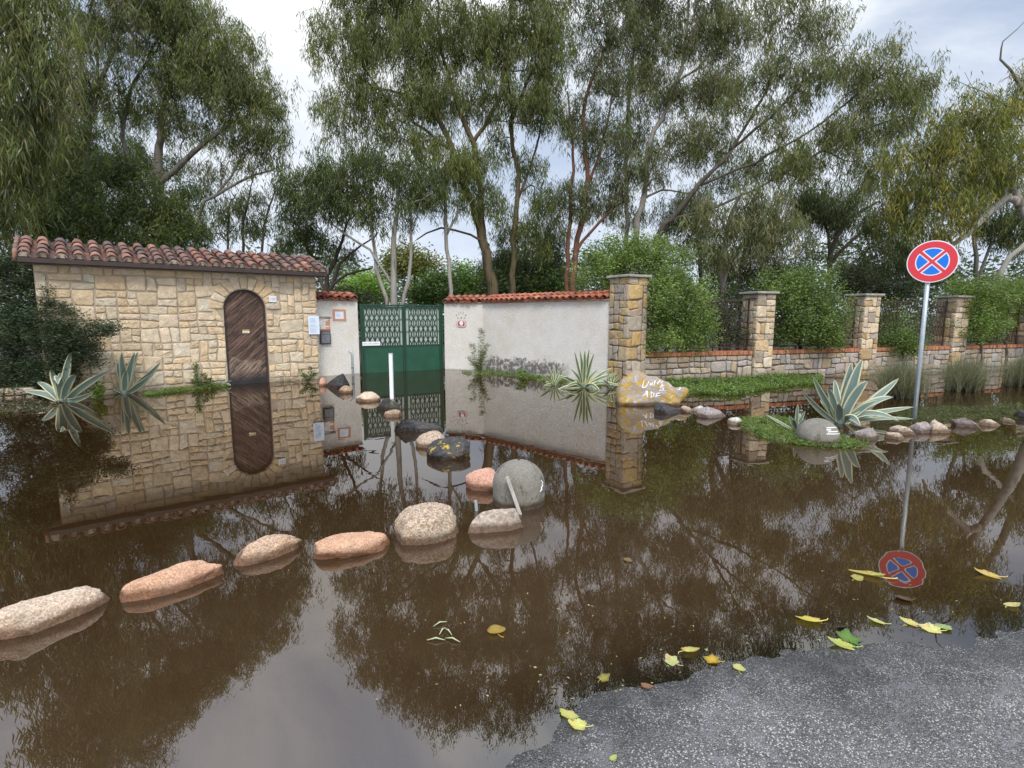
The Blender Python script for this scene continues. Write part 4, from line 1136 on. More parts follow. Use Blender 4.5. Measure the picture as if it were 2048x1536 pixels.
# ================================================================== AGAVES
def blade(g, base, tip, W, bend=.18, sag=0.0, roll=.75, mats=(0, 1), th=.16, K=14, fold=.30):
    base, tip = np.asarray(base, float), np.asarray(tip, float); d = tip - base; L = np.linalg.norm(d)
    hor = np.array([d[0], d[1], 0]); 
    ctrl = base + d * .5 + Z * bend * L - hor * .12 * (1 if bend > 0 else 0)
    ts = np.linspace(0, 1, K); pts = [(1 - t) ** 2 * base + 2 * t * (1 - t) * ctrl + t * t * tip for t in ts]
    view = nrm(np.array([0, 0, HC]) - (base + tip) / 2)
    vs = []; fs = []; ms = []
    for i, t in enumerate(ts):
        tg = nrm(pts[min(i + 1, K - 1)] - pts[max(i - 1, 0)])
        a = np.cross(tg, Z); a = a / (np.linalg.norm(a) + 1e-6)
        b = np.cross(tg, view); b = b / (np.linalg.norm(b) + 1e-6)
        if a @ b < 0: a = -a
        sd = nrm(a * (1 - roll) + b * roll); nn = np.cross(sd, tg)
        if nn @ view < 0: nn = -nn
        w = W * .5 * 1.22 * (.58 + 1.6 * t) * max(1 - t, .0) ** .78 + .0012
        cup = fold * w; tk = th * w * (1 - t) + .002
        for s_, q in ((-1, 0), (-.64, 0), (0, 0), (.64, 0), (1, 0), (.6, 1), (0, 1), (-.6, 1)):
            z_ = cup * abs(s_) ** 1.6 - (tk * (1 - abs(s_) * .8) if q else 0)
            vs.append(pts[i] + sd * (w * (s_ + .10 * math.sin(t * 9 + base[0] * 37 + tip[0] * 11) * t)) + nn * (z_ + W * .10 * math.sin(t * 6.5 + tip[2] * 23) * t))
    for i in range(K - 1):
        for j in range(8):
            fs.append((i * 8 + j, i * 8 + (j + 1) % 8, (i + 1) * 8 + (j + 1) % 8, (i + 1) * 8 + j)); ms.append(mats[1] if j in (0, 3, 4, 7) else mats[0])
    fs.append(tuple(range(8))); ms.append(mats[0])
    b0 = g.n; g.add(vs, fs); g.M[-len(ms):] = ms
def agave(label, px, py, leaves, W, mats, zb=0.0, spread=.09):
    b = at(px, py, zb)
    t = thing('agave', label, 'agave', b, 'variegated agaves')
    arng = np.random.default_rng(int(px))
    ctr = G(); ctr.tube([b - Z * .12, b + Z * .05, b + Z * .10], [W * .5, W * .55, W * .2], 10); ctr.make('heart', [mats[0]], t, smooth=True)
    for lf in leaves:
        x, y, dd = lf[:3]; o = lf[3] if len(lf) > 3 else {}
        tip = P(x, y, b[1] + dd)
        dr = tip - b; dr[2] = 0; k = spread / (np.linalg.norm(dr) + .05)
        base = b + dr * k * min(1, np.linalg.norm(dr)) + Z * .01
        g = G(); blade(g, base, tip, W * o.get('w', 1), o.get('b', .16), 0, o.get('r', .7), fold=o.get('f', .3))
        g.make('leaf', mats, t, smooth=True)
    return t
AG = ['agave_green', 'agave_cream']; AY = ['agave_mid', 'agave_yellow']
agave('grey green agave with low spread leaves beside the dark shrub', 124, 803, [(142, 704, .12), (101, 738, .10, dict(b=.05)), (47, 781, -.05, dict(b=.10, w=.9)), (222, 739, -.05, dict(b=.02)), (187, 784, -.18, dict(b=-.10, w=.8)), (153, 750, -.25, dict(b=.25)), (116, 770, -.42, dict(b=.9, w=1.15)), (205, 748, .25, dict(b=.05)), (75, 765, .05), (120, 745, .1)], .14, AG)
agave('upright cream edged agave in front of the gatehouse wall', 249, 787, [(231, 700, .05, dict(b=.03)), (243, 705, -.12, dict(b=.04)), (269, 704, -.05, dict(b=.03)), (275, 703, .15, dict(b=.02)), (321, 724, -.02, dict(b=-.06)), (304, 747, -.15, dict(b=-.08)), (201, 756, -.05, dict(b=-.06, w=.6)), (252, 742, -.25, dict(b=.1)), (260, 725, .3), (235, 728, .28)], .135, AG)
agave('small pale agave offset on the weedy verge right of the upright agave', 448, 772, [(432, 764, -.1, dict(b=.3)), (463, 762, -.1, dict(b=.2)), (440, 760, .1), (455, 759, .1), (462, 771, -.1, dict(b=.3))], .045, AG)
agave('dark green agave with yellow striped bowed leaves before the angled white wall', 1168, 775, [(1149, 703, 0, dict(b=.0, w=.8)), (1160, 701, .10, dict(b=.03)), (1170, 701, -.08, dict(b=.05)), (1179, 698, .05, dict(b=.02)), (1188, 707, -.05, dict(b=.04)), (1114, 752, -.15, dict(b=.12)), (1130, 777, -.25, dict(b=.40)), (1226, 734, .05, dict(b=.02)), (1236, 748, -.05, dict(b=.14)), (1243, 774, -.15, dict(b=.26)), (1100, 790, -.35, dict(b=.22)), (1205, 792, -.45, dict(b=.5)), (1195, 740, .25), (1140, 738, .25)], .085, AY)
agave('small dark striped agave offset at the foot of the angled white wall', 1108, 771, [(1100, 738, .05, dict(b=.02)), (1122, 738, .05, dict(b=.02)), (1078, 748, -.05, dict(b=.1)), (1086, 773, -.2, dict(b=.2)), (1110, 733, .1, dict(b=.0)), (1136, 745, 0), (1090, 765, -.1, dict(b=.2))], .055, AY)
agave('small dark striped agave offset between the bowed agave and the big lichen rock', 1222, 776, [(1216, 744, .05, dict(b=.02)), (1230, 742, .05, dict(b=.02)), (1240, 750, -.05, dict(b=.1)), (1206, 760, -.1, dict(b=.15)), (1248, 768, -.05, dict(b=.25))], .06, AY)
agave('largest agave with broad blue grey leaves rising behind the paint marked concrete dome', 1680, 846, [(1703, 726, .12, dict(b=.02, w=1.15)), (1725, 718, .02, dict(b=.05, w=1.2)), (1737, 764, -.15, dict(b=.28, w=1.1)), (1626, 753, .05, dict(b=.0, w=.75)), (1668, 759, .18, dict(b=.12, w=.75)), (1603, 783, -.10, dict(b=-.06, w=.6)), (1798, 756, .05, dict(b=-.06)), (1787, 794, -.12, dict(b=.20, w=.9)), (1756, 801, -.18, dict(b=.05, w=.85)), (1797, 843, -.35, dict(b=.42, w=.7)), (1828, 814, -.12, dict(b=.06, w=.65)), (1721, 853, -.42, dict(b=.55, w=.8)), (1828, 838, -.25, dict(b=.07, w=.45)), (1655, 775, -.05, dict(b=.05, w=.9)), (1677, 806, -.25, dict(b=.05, w=1.0)), (1640, 800, .2), (1715, 770, .3)], .138, AG, spread=.12)
agave('small upright agave offset in the floating weed left of the paint marked dome', 1592, 862, [(1596, 808, 0, dict(b=.0)), (1611, 822, -.05, dict(b=.05)), (1611, 838, -.1, dict(b=.1)), (1578, 831, 0, dict(b=.03)), (1532, 829, .1, dict(b=-.02, w=.7)), (1600, 826, .12), (1585, 840, -.15, dict(b=.2))], .055, AG)

# ================================================================== WEEDS, RUSHES, GROUND COVER
def strips(name, rng, base, n, L, W, spread, pal, mat, parent=None, loc=None, curl=.5, lift=1.0):
    az = rng.uniform(0, 2 * math.pi, n); lean = np.abs(rng.normal(0, 1, n)) * spread
    dirh = np.stack([np.cos(az), np.sin(az), 0 * az], 1)
    b = base[rng.integers(0, len(base), n)] + np.concatenate([rng.normal(0, .012, (n, 2)), np.zeros((n, 1))], 1)
    ll = L * rng.uniform(.55, 1.15, n)[:, None]; sd = np.stack([-np.sin(az + rng.normal(0, .8, n)), np.cos(az + rng.normal(0, .8, n)), 0 * az], 1)
    rows = []
    for t in (0, .33, .66, 1.0):
        p = b + dirh * (lean[:, None] * ll * (t * (.45 + curl * t))) + Z * (ll * t * lift * (1 - .28 * np.minimum(lean[:, None], 1.6) * t))
        w = W * (1 - t * .9) * .5
        rows += [p - sd * w, p + sd * w]
    V = np.stack(rows, 1).reshape(-1, 3)
    q = np.array([[0, 1, 3, 2], [2, 3, 5, 4], [4, 5, 7, 6]]); F = (np.arange(n)[:, None, None] * 8 + q).reshape(-1, 4)
    pal = np.array(pal); c = pal[rng.integers(0, len(pal), n)] * rng.uniform(.7, 1.3, (n, 1))
    return mk(name, V, F.astype(np.int32).ravel(), np.full(len(F), 4, np.int32), np.repeat(c, 8, 0), [mat], None, parent, loc)
RUSH = [(.19, .20, .14), (.25, .25, .18), (.13, .145, .09), (.34, .30, .21), (.21, .22, .16)]
for lb, px, py, Lh, w in (('grey green rush clump left of the sign pole', 1800, 794, .80, .50), ('dense grey green rush clump right of the sign pole', 1928, 780, .78, .62), ('rush clump cut by the right edge of the photo', 2050, 772, .80, .5)):
    b = at(px, py)
    t = thing('rush_clump', lb, 'rush clump', b, 'rush clumps along the fence')
    r_ = np.random.default_rng(px)
    bs = b + np.concatenate([r_.normal(0, .20, (60, 1)) * w * 1.6, r_.normal(0, .13, (60, 1)), np.full((60, 1), -.02)], 1)
    strips('blades', r_, bs, 2600, Lh, .0085, .62, RUSH, 'leaf', t)
    strips('dry_stalks', r_, bs, 260, Lh * .9, .008, .9, [(.30, .25, .17), (.22, .18, .12)], 'leaf', t)
CLOV = [(.14, .23, .050), (.18, .28, .065), (.10, .17, .040), (.22, .30, .09), (.17, .20, .06)]
def cover(name, label, poly, n, hgt, L, W, per, pal, seed, up=.6):
    r_ = np.random.default_rng(seed); xs = [p[0] for p in poly]; ys = [p[1] for p in poly]; pts = []
    inside = lambda x, y: sum(((poly[i][1] > y) != (poly[i - 1][1] > y)) and (x < (poly[i - 1][0] - poly[i][0]) * (y - poly[i][1]) / (poly[i - 1][1] - poly[i][1]) + poly[i][0]) for i in range(len(poly))) % 2
    while len(pts) < n:
        x, y = r_.uniform(min(xs), max(xs)), r_.uniform(min(ys), max(ys))
        if inside(x, y):
            q = at(x, y)
            k = mno.noise(Vector(q * 2.3)) * .5 + .5
            if r_.random() < max(0, k - .22) * 2.2: pts.append(q + Z * hgt * k * k * 1.6 * r_.uniform(.05, 1.15))
    o = leafmesh(name, r_, pts, per, (.035, .035, hgt * .22), L, W, .1, pal, 'leaf', up=up, spread=.9)
    tag(o, label, 'ground cover', None, 'stuff'); return o
cover('clover_cover', 'bright green clover spreading on the water along the low fence wall', [(1330, 770), (1370, 752), (1500, 748), (1640, 744), (1640, 768), (1560, 774), (1470, 790), (1380, 788)], 3400, .13, .040, .026, 16, CLOV, 5)
cover('clover_cover', 'thin strip of weeds at the waterline of the angled white wall', [(925, 744), (968, 741), (1100, 753), (1215, 764), (1215, 776), (1090, 764), (1000, 752), (930, 750)], 330, .07, .04, .02, 12, CLOV, 6)
cover('water_weed', 'floating weed mat around the small agave and the paint marked dome', [(1478, 838), (1560, 836), (1625, 848), (1700, 880), (1730, 890), (1690, 897), (1600, 890), (1530, 878), (1490, 858)], 900, .05, .055, .010, 14, CLOV + [(.16, .17, .05)], 7, .3)
cover('water_weed', 'sparse floating weed in the water around the foot of the sign pole', [(1740, 838), (1800, 822), (1940, 812), (2060, 806), (2060, 836), (1900, 842), (1780, 850)], 800, .03, .06, .008, 12, [(.10, .115, .035), (.13, .13, .05), (.07, .09, .03)], 8, .2)
cover('verge_weeds', 'weeds and grass at the foot of the stone gatehouse wall', [(290, 786), (455, 766), (455, 774), (380, 782), (295, 792)], 260, .07, .05, .012, 12, CLOV, 9)
cover('ground_litter', 'dead leaves and twigs on the bank under the dark shrub', [(-20, 790), (60, 792), (140, 800), (90, 822), (-20, 830)], 500, .03, .08, .02, 8, [(.10, .075, .045), (.22, .19, .12), (.06, .045, .03), (.07, .09, .03)], 10, .1)

r_ = np.random.default_rng(91)
for lb, pts, n_, hh in (('scruffy grass tufts sticking up from the floating weed around the paint marked dome', [(1500, 850), (1540, 845), (1560, 868), (1600, 880), (1640, 888), (1700, 885), (1530, 866), (1580, 850)], 420, .16), ('scruffy grass tufts along the clover at the foot of the low fence wall', [(1350, 768), (1400, 762), (1450, 770), (1500, 764), (1560, 760), (1610, 756), (1480, 780)], 420, .20)):
    bs = np.concatenate([at(x, y)[None] + np.concatenate([r_.normal(0, .10, (8, 2)), np.zeros((8, 1))], 1) for x, y in pts])
    o = strips('grass_tufts', r_, bs, n_, hh, .006, .8, CLOV + [(.22, .20, .09)], 'leaf'); tag(o, lb, 'grass', None, 'stuff')
def weed(label, px, py, tops, pal, L, W, per, seed, zb=0.0, sig=.03, cat='weed', stem=(.10, .13, .05), group=None, up=.35):
    b = at(px, py, zb); r_ = np.random.default_rng(seed)
    t = thing('weed', label, cat, b, group); g = G(); cen = []
    for (x, y, dd) in tops:
        tip = P(x, y, b[1] + dd); mid = (b + tip) / 2 + r_.normal(0, .03, 3) * np.array([1, 1, 0])
        path = smooth_path([b + r_.normal(0, .03, 3) * np.array([1, 1, 0]), mid, tip], .03); k = len(path)
        g.tube(path, [max(.006 * (1 - i / k), .0015) for i in range(k)], 5, stem)
        cen += [q for i, q in enumerate(path) if i > k * .12]
    M.setdefault('weed_stem', plain('weed_stem', (1, 1, 1), .7, .2, 20, .1, .002, tint=True))
    g.make('stem', ['weed_stem'], t)
    leafmesh('foliage', r_, cen, per, (sig, sig, sig * .6), L, W, -.1, pal, 'leaf', t, up=up)
    return t
TW = [(.12, .17, .045), (.16, .20, .06), (.09, .13, .04), (.20, .22, .08)]
weed('tall feathery green weed at the inner corner of the angled white wall', 958, 745, [(963, 660, 0), (945, 690, -.05), (975, 690, .02), (938, 715, -.08), (968, 705, -.1), (950, 725, -.15)], TW, .12, .013, 10, 21, up=.25)
weed('leafy weed against the gatehouse wall left of the arched door', 405, 776, [(392, 730, 0), (408, 748, .05), (420, 758, -.05), (385, 760, 0), (430, 768, -.1)], TW, .06, .025, 12, 22)
weed('dark weed at the right corner of the stone gatehouse', 615, 764, [(600, 742, 0), (622, 736, 0), (632, 748, -.05), (610, 750, -.1)], SHRUBD, .06, .02, 12, 23)
weed('lime green weed between the two left agaves', 197, 798, [(190, 762, 0), (205, 768, 0), (200, 780, -.1), (185, 780, -.05)], [(.13, .20, .03), (.17, .25, .045), (.10, .16, .03)], .06, .035, 10, 24)
weed('lime green weed behind the low spread agave', 155, 792, [(148, 735, .25), (158, 730, .25), (165, 745, .2), (150, 755, .2)], [(.11, .18, .03), (.15, .22, .045)], .06, .035, 10, 25)
weed('red leaved shoot low in the dark shrub at the left edge', 30, 790, [(30, 712, 0), (20, 722, 0), (38, 725, 0)], [(.16, .035, .04), (.11, .03, .035), (.08, .04, .035)], .07, .03, 9, 26)
weed('red leaved shoot beside the low spread agave', 90, 792, [(88, 726, .1), (95, 735, .1), (85, 745, .1)], [(.20, .05, .03), (.15, .04, .03), (.10, .05, .03)], .07, .03, 9, 27)
weed('low bright weed at the foot of the angled white wall left of the bowed agave', 1045, 758, [(1038, 740, 0), (1050, 742, 0), (1058, 748, 0)], CLOV, .06, .035, 12, 28)

# ================================================================== FLOATING LEAVES
r_ = np.random.default_rng(77); cen = []
while len(cen) < 150:
    x, y = r_.uniform(700, 2048), r_.uniform(1080, 1420)
    q = at(x, y)
    if r_.random() < math.exp(-max(0, q[1] - np.interp(q[0], SHX, SHY)) * 1.1) and q[1] > np.interp(q[0], SHX, SHY) + .03: cen.append(q + Z * .004)
o = leafmesh('floating_debris', r_, cen, 2, (.01, .01, .0), .016, .006, .0, [(.14, .09, .04), (.30, .25, .10), (.05, .035, .02), (.34, .32, .16)], 'fallen', spread=5.0)
tag(o, 'tiny plant scraps floating on the brown water near the asphalt', 'debris', None, 'stuff')
def fallen(label, px, py, wpx, c1, c2, ang, seed, lob=.16, asp=.8, curl=.24, group='fallen leaves on the water'):
    r_ = np.random.default_rng(seed)
    b = at(px, py); zg = float(gz(b[0], b[1])); z0 = max(.0035, zg + .006); b = at(px, py, z0)
    size = wpx / FPX * np.linalg.norm(b - np.array([0, 0, HC])) * .48
    n = 40; vs = [(0, 0, 0)]; cs = [c1]
    for i in range(n):
        a = 2 * math.pi * i / n
        r = 1 - lob * abs(math.sin(a * 2.5 + .4)) - .05 * (i % 2) + r_.normal(0, .025)
        r *= 1 + .25 * max(0, math.cos(a)) ** 6 - .22 * max(0, -math.cos(a)) ** 8
        for s_ in (.55, 1.0):
            x, y = r * s_ * math.cos(a), r * s_ * math.sin(a) * min(1.05, asp * 1.45)
            vein = .12 * abs(math.sin(a * 3)) * s_
            z_ = curl * (s_ * r) ** 2 * (.6 + .8 * math.sin(a * 1.0 + seed)) + curl * .3 * vein + .02
            vs.append((x, y, max(z_, .0)))
            k = s_ ** 2 * r_.uniform(.4, 1.0); cs.append(tuple((c1[q] * (1 - k) + c2[q] * k) * (.35 if r_.random() < .10 * s_ else 1) for q in range(3)))
    fs = []
    for i in range(n):
        j = (i + 1) % n; fs += [(0, 1 + 2 * i, 1 + 2 * j), (1 + 2 * i, 2 + 2 * i, 2 + 2 * j, 1 + 2 * j)]
    ca, sa = math.cos(ang), math.sin(ang)
    W = [b + size * np.array([x * ca - y * sa, x * sa + y * ca, z]) for x, y, z in vs]
    t = thing('fallen_leaf', label, 'leaf', b, group)
    g = G(); g.add(W, fs, cs); g.make('blade', ['fallen'], t, smooth=True)
    g = G(); e = np.array([-ca, -sa, 0]); sd = np.array([sa, -ca, 0])
    g.tube([b + Z * size * .03, b + e * size * .8 + Z * size * .05, b + e * size * 1.25 + sd * size * .12 + Z * size * .10, b + e * size * 1.4 + sd * size * .35 + Z * size * .08], [size * .03, size * .035, size * .03, size * .04], 6, tuple(q * 1.05 for q in c1))
    g.make('stalk', ['weed_stem'], t)
YP, YG, YD, BK, BR = (.56, .51, .17), (.42, .46, .17), (.50, .33, .04), (.035, .03, .015), (.20, .11, .05)
FL = [('large mustard yellow leaf lying just under the water right of the grass blades', 993, 1262, 36, (.42, .27, .05), (.30, .19, .04), 1.9, .06, 1.0),
 ('pale yellow leaf with torn tip behind another at the edge of the asphalt', 1139, 1432, 40, YP, (.52, .50, .12), 2.4, .2, .5),
 ('broad pale yellow lobed leaf at the edge of the asphalt nearest the photo foot', 1158, 1451, 34, (.70, .64, .20), YP, 2.9, .18, .85),
 ('blackened leaf with yellow veins floating left of the other shoreline leaves', 1207, 1357, 24, (.34, .27, .04), BK, .6, .25, .8),
 ('pale green yellow leaf second from the left along the shoreline', 1344, 1323, 27, YG, YP, 2.2, .2, .7),
 ('curled yellow leaf with brown edge left of the orange and black one', 1378, 1301, 34, YP, (.42, .30, .07), .2, .12, .5),
 ('orange yellow leaf with blackened edges near the shoreline', 1425, 1320, 28, (.62, .40, .03), (.14, .09, .02), 2.7, .22, .75),
 ('small pale yellow leaf lying on the asphalt edge', 1478, 1337, 23, YP, YG, 1.2, .16, .85),
 ('large yellow leaf with upturned stalk in the shallow water', 1622, 1241, 42, (.62, .53, .11), (.50, .42, .08), 3.0, .18, .5),
 ('thin pale yellow leaf edge between the large yellow leaf and the paired ones', 1755, 1244, 26, YP, YG, 2.6, .1, .4),
 ('narrow yellow leaf left of the pale pair on the shoreline', 1822, 1247, 26, YP, (.5, .46, .1), 2.5, .1, .4),
 ('folded pale yellow leaf touching the green leaf', 1864, 1259, 30, (.66, .60, .2), YP, 2.8, .15, .5),
 ('pale green leaf touching the folded yellow leaf', 1886, 1255, 24, (.32, .42, .14), YG, .4, .15, .7),
 ('long yellow leaf floating beside the reflection of the road sign', 1740, 1150, 52, (.50, .44, .10), (.34, .28, .07), 2.5, .12, .32),
 ('small olive yellow leaf under the long yellow leaf by the sign reflection', 1714, 1157, 22, (.40, .34, .07), (.3, .25, .06), .4, .1, .55),
 ('dark brown curled leaf below the reflection of the road sign', 1808, 1198, 26, (.12, .07, .03), BK, 2.9, .1, .6),
 ('orange yellow leaf floating right of the sign reflection', 1979, 1151, 32, (.58, .42, .10), (.42, .26, .08), 2.7, .12, .45),
 ('small pale leaf near the right edge of the water', 2023, 1211, 22, (.56, .48, .18), YP, .2, .1, .55),
 ('tiny yellow green leaf standing on the asphalt at the foot of the photo', 1226, 1517, 17, YG, (.5, .55, .1), .9, .08, .5),
 ('reddish brown flat leaf on the wet asphalt edge', 1292, 1373, 22, (.24, .12, .06), BR, .1, .1, .5),
 ('faded brown leaf sunk in the murky water right of the concrete dome', 1256, 1121, 18, (.20, .14, .05), BR, 1.2, .1, .7),
 ('bright green leaf on top of the wet leaf cluster at the shoreline', 1697, 1278, 38, (.13, .24, .03), (.06, .13, .02), 1.3, .28, .8),
 ('yellow edged leaf at the front of the wet leaf cluster at the shoreline', 1687, 1291, 40, (.40, .42, .08), YP, 2.8, .2, .5),
 ('dark wet twig leaf behind the green leaf cluster', 1686, 1255, 26, (.05, .03, .02), BK, .05, .05, .22)]
for k, (lb, px, py, w, a_, b_, an, lo, asp) in enumerate(FL): fallen(lb, px, py, w, a_, b_, an, 300 + k, lo, asp)
b = at(886, 1268); r_ = np.random.default_rng(3); g = G()
for i, (x, y) in enumerate(((872, 1280, ), (885, 1262), (905, 1280), (880, 1248), (897, 1264))):
    q = at(x, y, .006); e = np.array([math.cos(i * 1.3), math.sin(i * 1.3) * .7, 0]) * .045
    g.tube([q - e, q + Z * .012, q + e], [.0015, .004, .001], 5, (.40, .45, .24))
tag(g.make('grass_blade', ['weed_stem'], None, b), 'few pale green grass blades floating left of the large mustard leaf', 'grass')
# ================================================================== SHRUBS
TINT = np.array([1.08, 1.06, .85])
def gy(D): return CY + FPX * math.tan(math.atan(1.5 / D) - PITCH)
def shrub(label, stems, blobs, pal, seed, L=.06, W=.030, lai=3.6, per=60, sig=(.10, .10, .10), droop=.15, up=.25, name='shrub', cat='shrub', group='shrubs along the fence', mat='leaf_waxy', bark='bark_dark', step=.15):
    return tree(name, label, group, stems, blobs, pal, bark, seed, L, W, droop, lai, per, sig, 1, cat, mat, step, .9, up, 'stem', 'foliage', .004)
def st(px, D, *pts): return [(px, gy(D), D, pts[0][3] * 1.2 if len(pts[0]) > 3 else .05)] + [(*p[:3], p[3] if len(p) > 3 else .03) for p in pts]
shrub('largest light green shrub spilling over the broad pillar and the white wall coping', [st(1330, 13.3, (1330, 640, 13.2, .05), (1290, 560, 13.1, .03)), st(1350, 13.3, (1370, 620, 13.0, .04), (1380, 560, 13.1, .02)), [(1330, 640, 13.2, .03), (1220, 560, 13.4, .02)]],
      [(1195, 540, 13.5, 48, 45), (1235, 515, 13.4, 60, 42), (1285, 512, 13.2, 60, 42), (1335, 535, 13.1, 55, 45), (1370, 580, 12.9, 50, 55), (1350, 635, 12.75, 55, 45), (1325, 680, 12.35, 40, 24), (1395, 650, 12.9, 40, 40), (1318, 600, 12.35, 26, 50), (1400, 690, 12.9, 50, 16, .6)], SHRUB, 41, up=.35)
shrub('sparse dark shrub inside the first mesh panel left of the slim pillar', [st(1440, 13.9, (1440, 660, 13.9, .03), (1430, 610, 13.9, .02))], [(1430, 640, 13.9, 40, 35, .7), (1460, 670, 13.7, 35, 25, .8), (1440, 600, 14.2, 40, 25, .5)], DARKG, 42)
shrub('large round bright green bush filling the fence bay between two slim pillars', [st(1600, 14.3, (1600, 640, 14.2, .05), (1590, 570, 14.2, .03)), st(1630, 14.3, (1650, 620, 14.2, .04))],
      [(1560, 590, 14.1, 50, 50), (1620, 580, 14.1, 58, 52), (1600, 640, 13.9, 68, 46), (1660, 640, 13.95, 42, 46), (1560, 665, 13.9, 40, 30), (1650, 680, 13.85, 50, 20)], SHRUB + SHRUBD, 43)
shrub('small green bush poking through the mesh panel left of the sign pole', [st(1805, 14.9, (1805, 680, 14.85, .03))], [(1800, 680, 14.75, 36, 30), (1825, 695, 14.6, 25, 20), (1770, 640, 15.4, 40, 40, .5)], SHRUBD + SHRUB[:2], 44)
shrub('tall bright green hedge bush right of the sign pole', [st(1960, 15.9, (1960, 640, 15.8, .05), (1950, 580, 15.8, .03)), st(2010, 16.2, (2020, 600, 16.1, .04))],
      [(1930, 595, 15.75, 42, 40), (1980, 600, 15.8, 50, 48), (1950, 650, 15.6, 50, 32), (2015, 590, 16.6, 46, 46), (1995, 660, 16.0, 30, 24)], SHRUB, 45)
shrub('hedge bush cut by the right edge behind the last pillar', [st(2100, 17.0, (2100, 600, 17.0, .05))], [(2085, 600, 17, 50, 50), (2130, 620, 17, 60, 60)], SHRUB, 46)
shrub('dark green bush behind the fence left of the large round bush', [st(1545, 15.6, (1545, 600, 15.6, .04))], [(1530, 560, 15.6, 45, 35), (1500, 610, 15.4, 40, 40, .6), (1580, 550, 15.6, 40, 30)], DARKG, 47)
shrub('dark green bush behind the fence between the large round bush and the sign', [st(1745, 16.4, (1745, 590, 16.4, .04))], [(1735, 580, 16.4, 55, 36), (1790, 590, 16.4, 45, 34), (1700, 560, 16.4, 40, 30)], DARKG, 48)
shrub('big dark conifer like shrub covering the left corner of the gatehouse', [st(20, 10.4, (30, 700, 10.4, .03), (30, 600, 10.4, .02)), [(30, 700, 10.4, .03), (120, 690, 10.2, .02), (180, 665, 10.1, .012)], [(30, 700, 10.4, .03), (100, 610, 10.3, .015)]],
      [(10, 560, 10.6, 60, 50), (60, 610, 10.4, 60, 50), (20, 670, 10.4, 75, 60), (100, 650, 10.15, 55, 50), (140, 690, 10.2, 52, 42), (185, 665, 10.15, 40, 20), (215, 655, 10.1, 28, 9), (105, 730, 10.25, 60, 34), (20, 745, 10.4, 60, 40), (170, 722, 10.2, 36, 22, .7), (60, 560, 10.5, 30, 30, .7), (50, 780, 10.2, 60, 22), (0, 775, 10.2, 50, 26), (130, 765, 10.25, 40, 22, .8)], PINEG, 49, L=.06, W=.018, lai=3.8, sig=(.07, .07, .06), per=70, group='left bank planting')

# ================================================================== TREES
TINT = np.array([1.72, 1.78, 1.12]); LAI = 1.65
TG = 'eucalyptus trees behind the walls'
tree('eucalyptus_tree', 'nearest eucalyptus with long drooping foliage hanging in at the top left corner', TG,
     [st(-90, 13.6, (-95, 400, 13.6, .16), (-80, 200, 13.4, .12), (-40, 40, 13.2, .08), (10, -80, 13.1, .04)), [(-95, 400, 13.6, .09), (-30, 300, 13.2, .05), (20, 260, 13.0, .03)]],
     [(45, 20, 12.9, 95, 70), (50, 110, 12.8, 90, 65), (45, 200, 12.8, 80, 60), (25, 290, 12.8, 70, 60), (-5, 380, 12.9, 62, 60), (-70, 180, 13.2, 80, 150), (0, -90, 13, 120, 80), (-30, 460, 13, 50, 40)],
     GREYG + OLIVE, 'bark_grey', 101, L=.24, W=.030, lai=2.3, sig=(.08, .08, .20), spread=.5)
tree('eucalyptus_tree', 'slender eucalyptus with a straight grey trunk above the left end of the tiled roof', TG,
     [st(97, 17, (95, 478, 17, .11), (90, 372, 17, .085), (75, 290, 17, .05), (60, 200, 17, .03)), [(90, 372, 17, .06), (130, 280, 17, .045), (150, 200, 17, .03)]],
     [(130, 330, 17, 50, 45), (90, 410, 17, 45, 40, .8), (160, 250, 17, 45, 45, .7), (90, 250, 17.3, 50, 60), (140, 140, 17.4, 50, 60, .8)], OLIVE + DARKG, 'bark_grey', 102)
tree('eucalyptus_tree', 'open crowned eucalyptus with forked pale limbs against the sky at upper left', TG,
     [st(165, 18, (170, 340, 18, .10), (186, 222, 18, .075), (222, 102, 18, .055), (273, 34, 18, .04), (300, -60, 18, .025)), [(186, 222, 18, .05), (196, 120, 18, .04), (185, 30, 18, .025)]],
     [(190, 50, 18, 50, 45, .8), (245, 30, 18, 45, 45, .8), (215, 150, 18.3, 40, 35, .4), (150, 60, 18, 45, 50), (260, 110, 18.2, 35, 35, .5), (150, 190, 18.2, 45, 40, .6), (220, -60, 18, 80, 55), (120, -90, 18, 90, 70)], GREYG + OLIVE[:2], 'bark_grey', 103)
tree('eucalyptus_tree', 'big fan shaped eucalyptus with a mossy trunk and rounded crown left of the sky gap', TG,
     [st(316, 19, (316, 370, 19, .17), (321, 253, 19, .10), (342, 147, 19, .07), (350, 40, 19, .045), (320, -40, 19, .025)),
      [(316, 370, 19, .10), (386, 308, 19, .085), (434, 267, 19, .06), (512, 222, 19, .04), (548, 195, 19, .02)],
      [(316, 370, 19, .09), (359, 300, 19, .07), (393, 255, 19, .06), (412, 200, 19, .045), (440, 120, 19, .03)],
      [(316, 420, 19, .08), (250, 300, 19, .07), (262, 185, 19, .055), (308, 99, 19, .045), (335, 20, 19, .03)]],
     [(400, 50, 19, 68, 55), (335, 20, 19, 55, 55), (455, 110, 19, 62, 50), (505, 180, 19, 55, 48), (535, 240, 18.9, 36, 42), (450, 195, 19, 68, 48), (385, 150, 19, 62, 55), (330, 120, 19.2, 55, 55), (330, 215, 19, 50, 40), (480, 265, 19, 55, 28, .7), (400, 260, 19.3, 50, 35, .6), (250, 210, 19.3, 45, 45, .8), (280, -40, 19, 80, 50), (190, -110, 19, 90, 60), (100, -210, 19, 90, 70)],
     OLIVE + GREYG[:3], 'bark_grey', 104, lai=2.1)
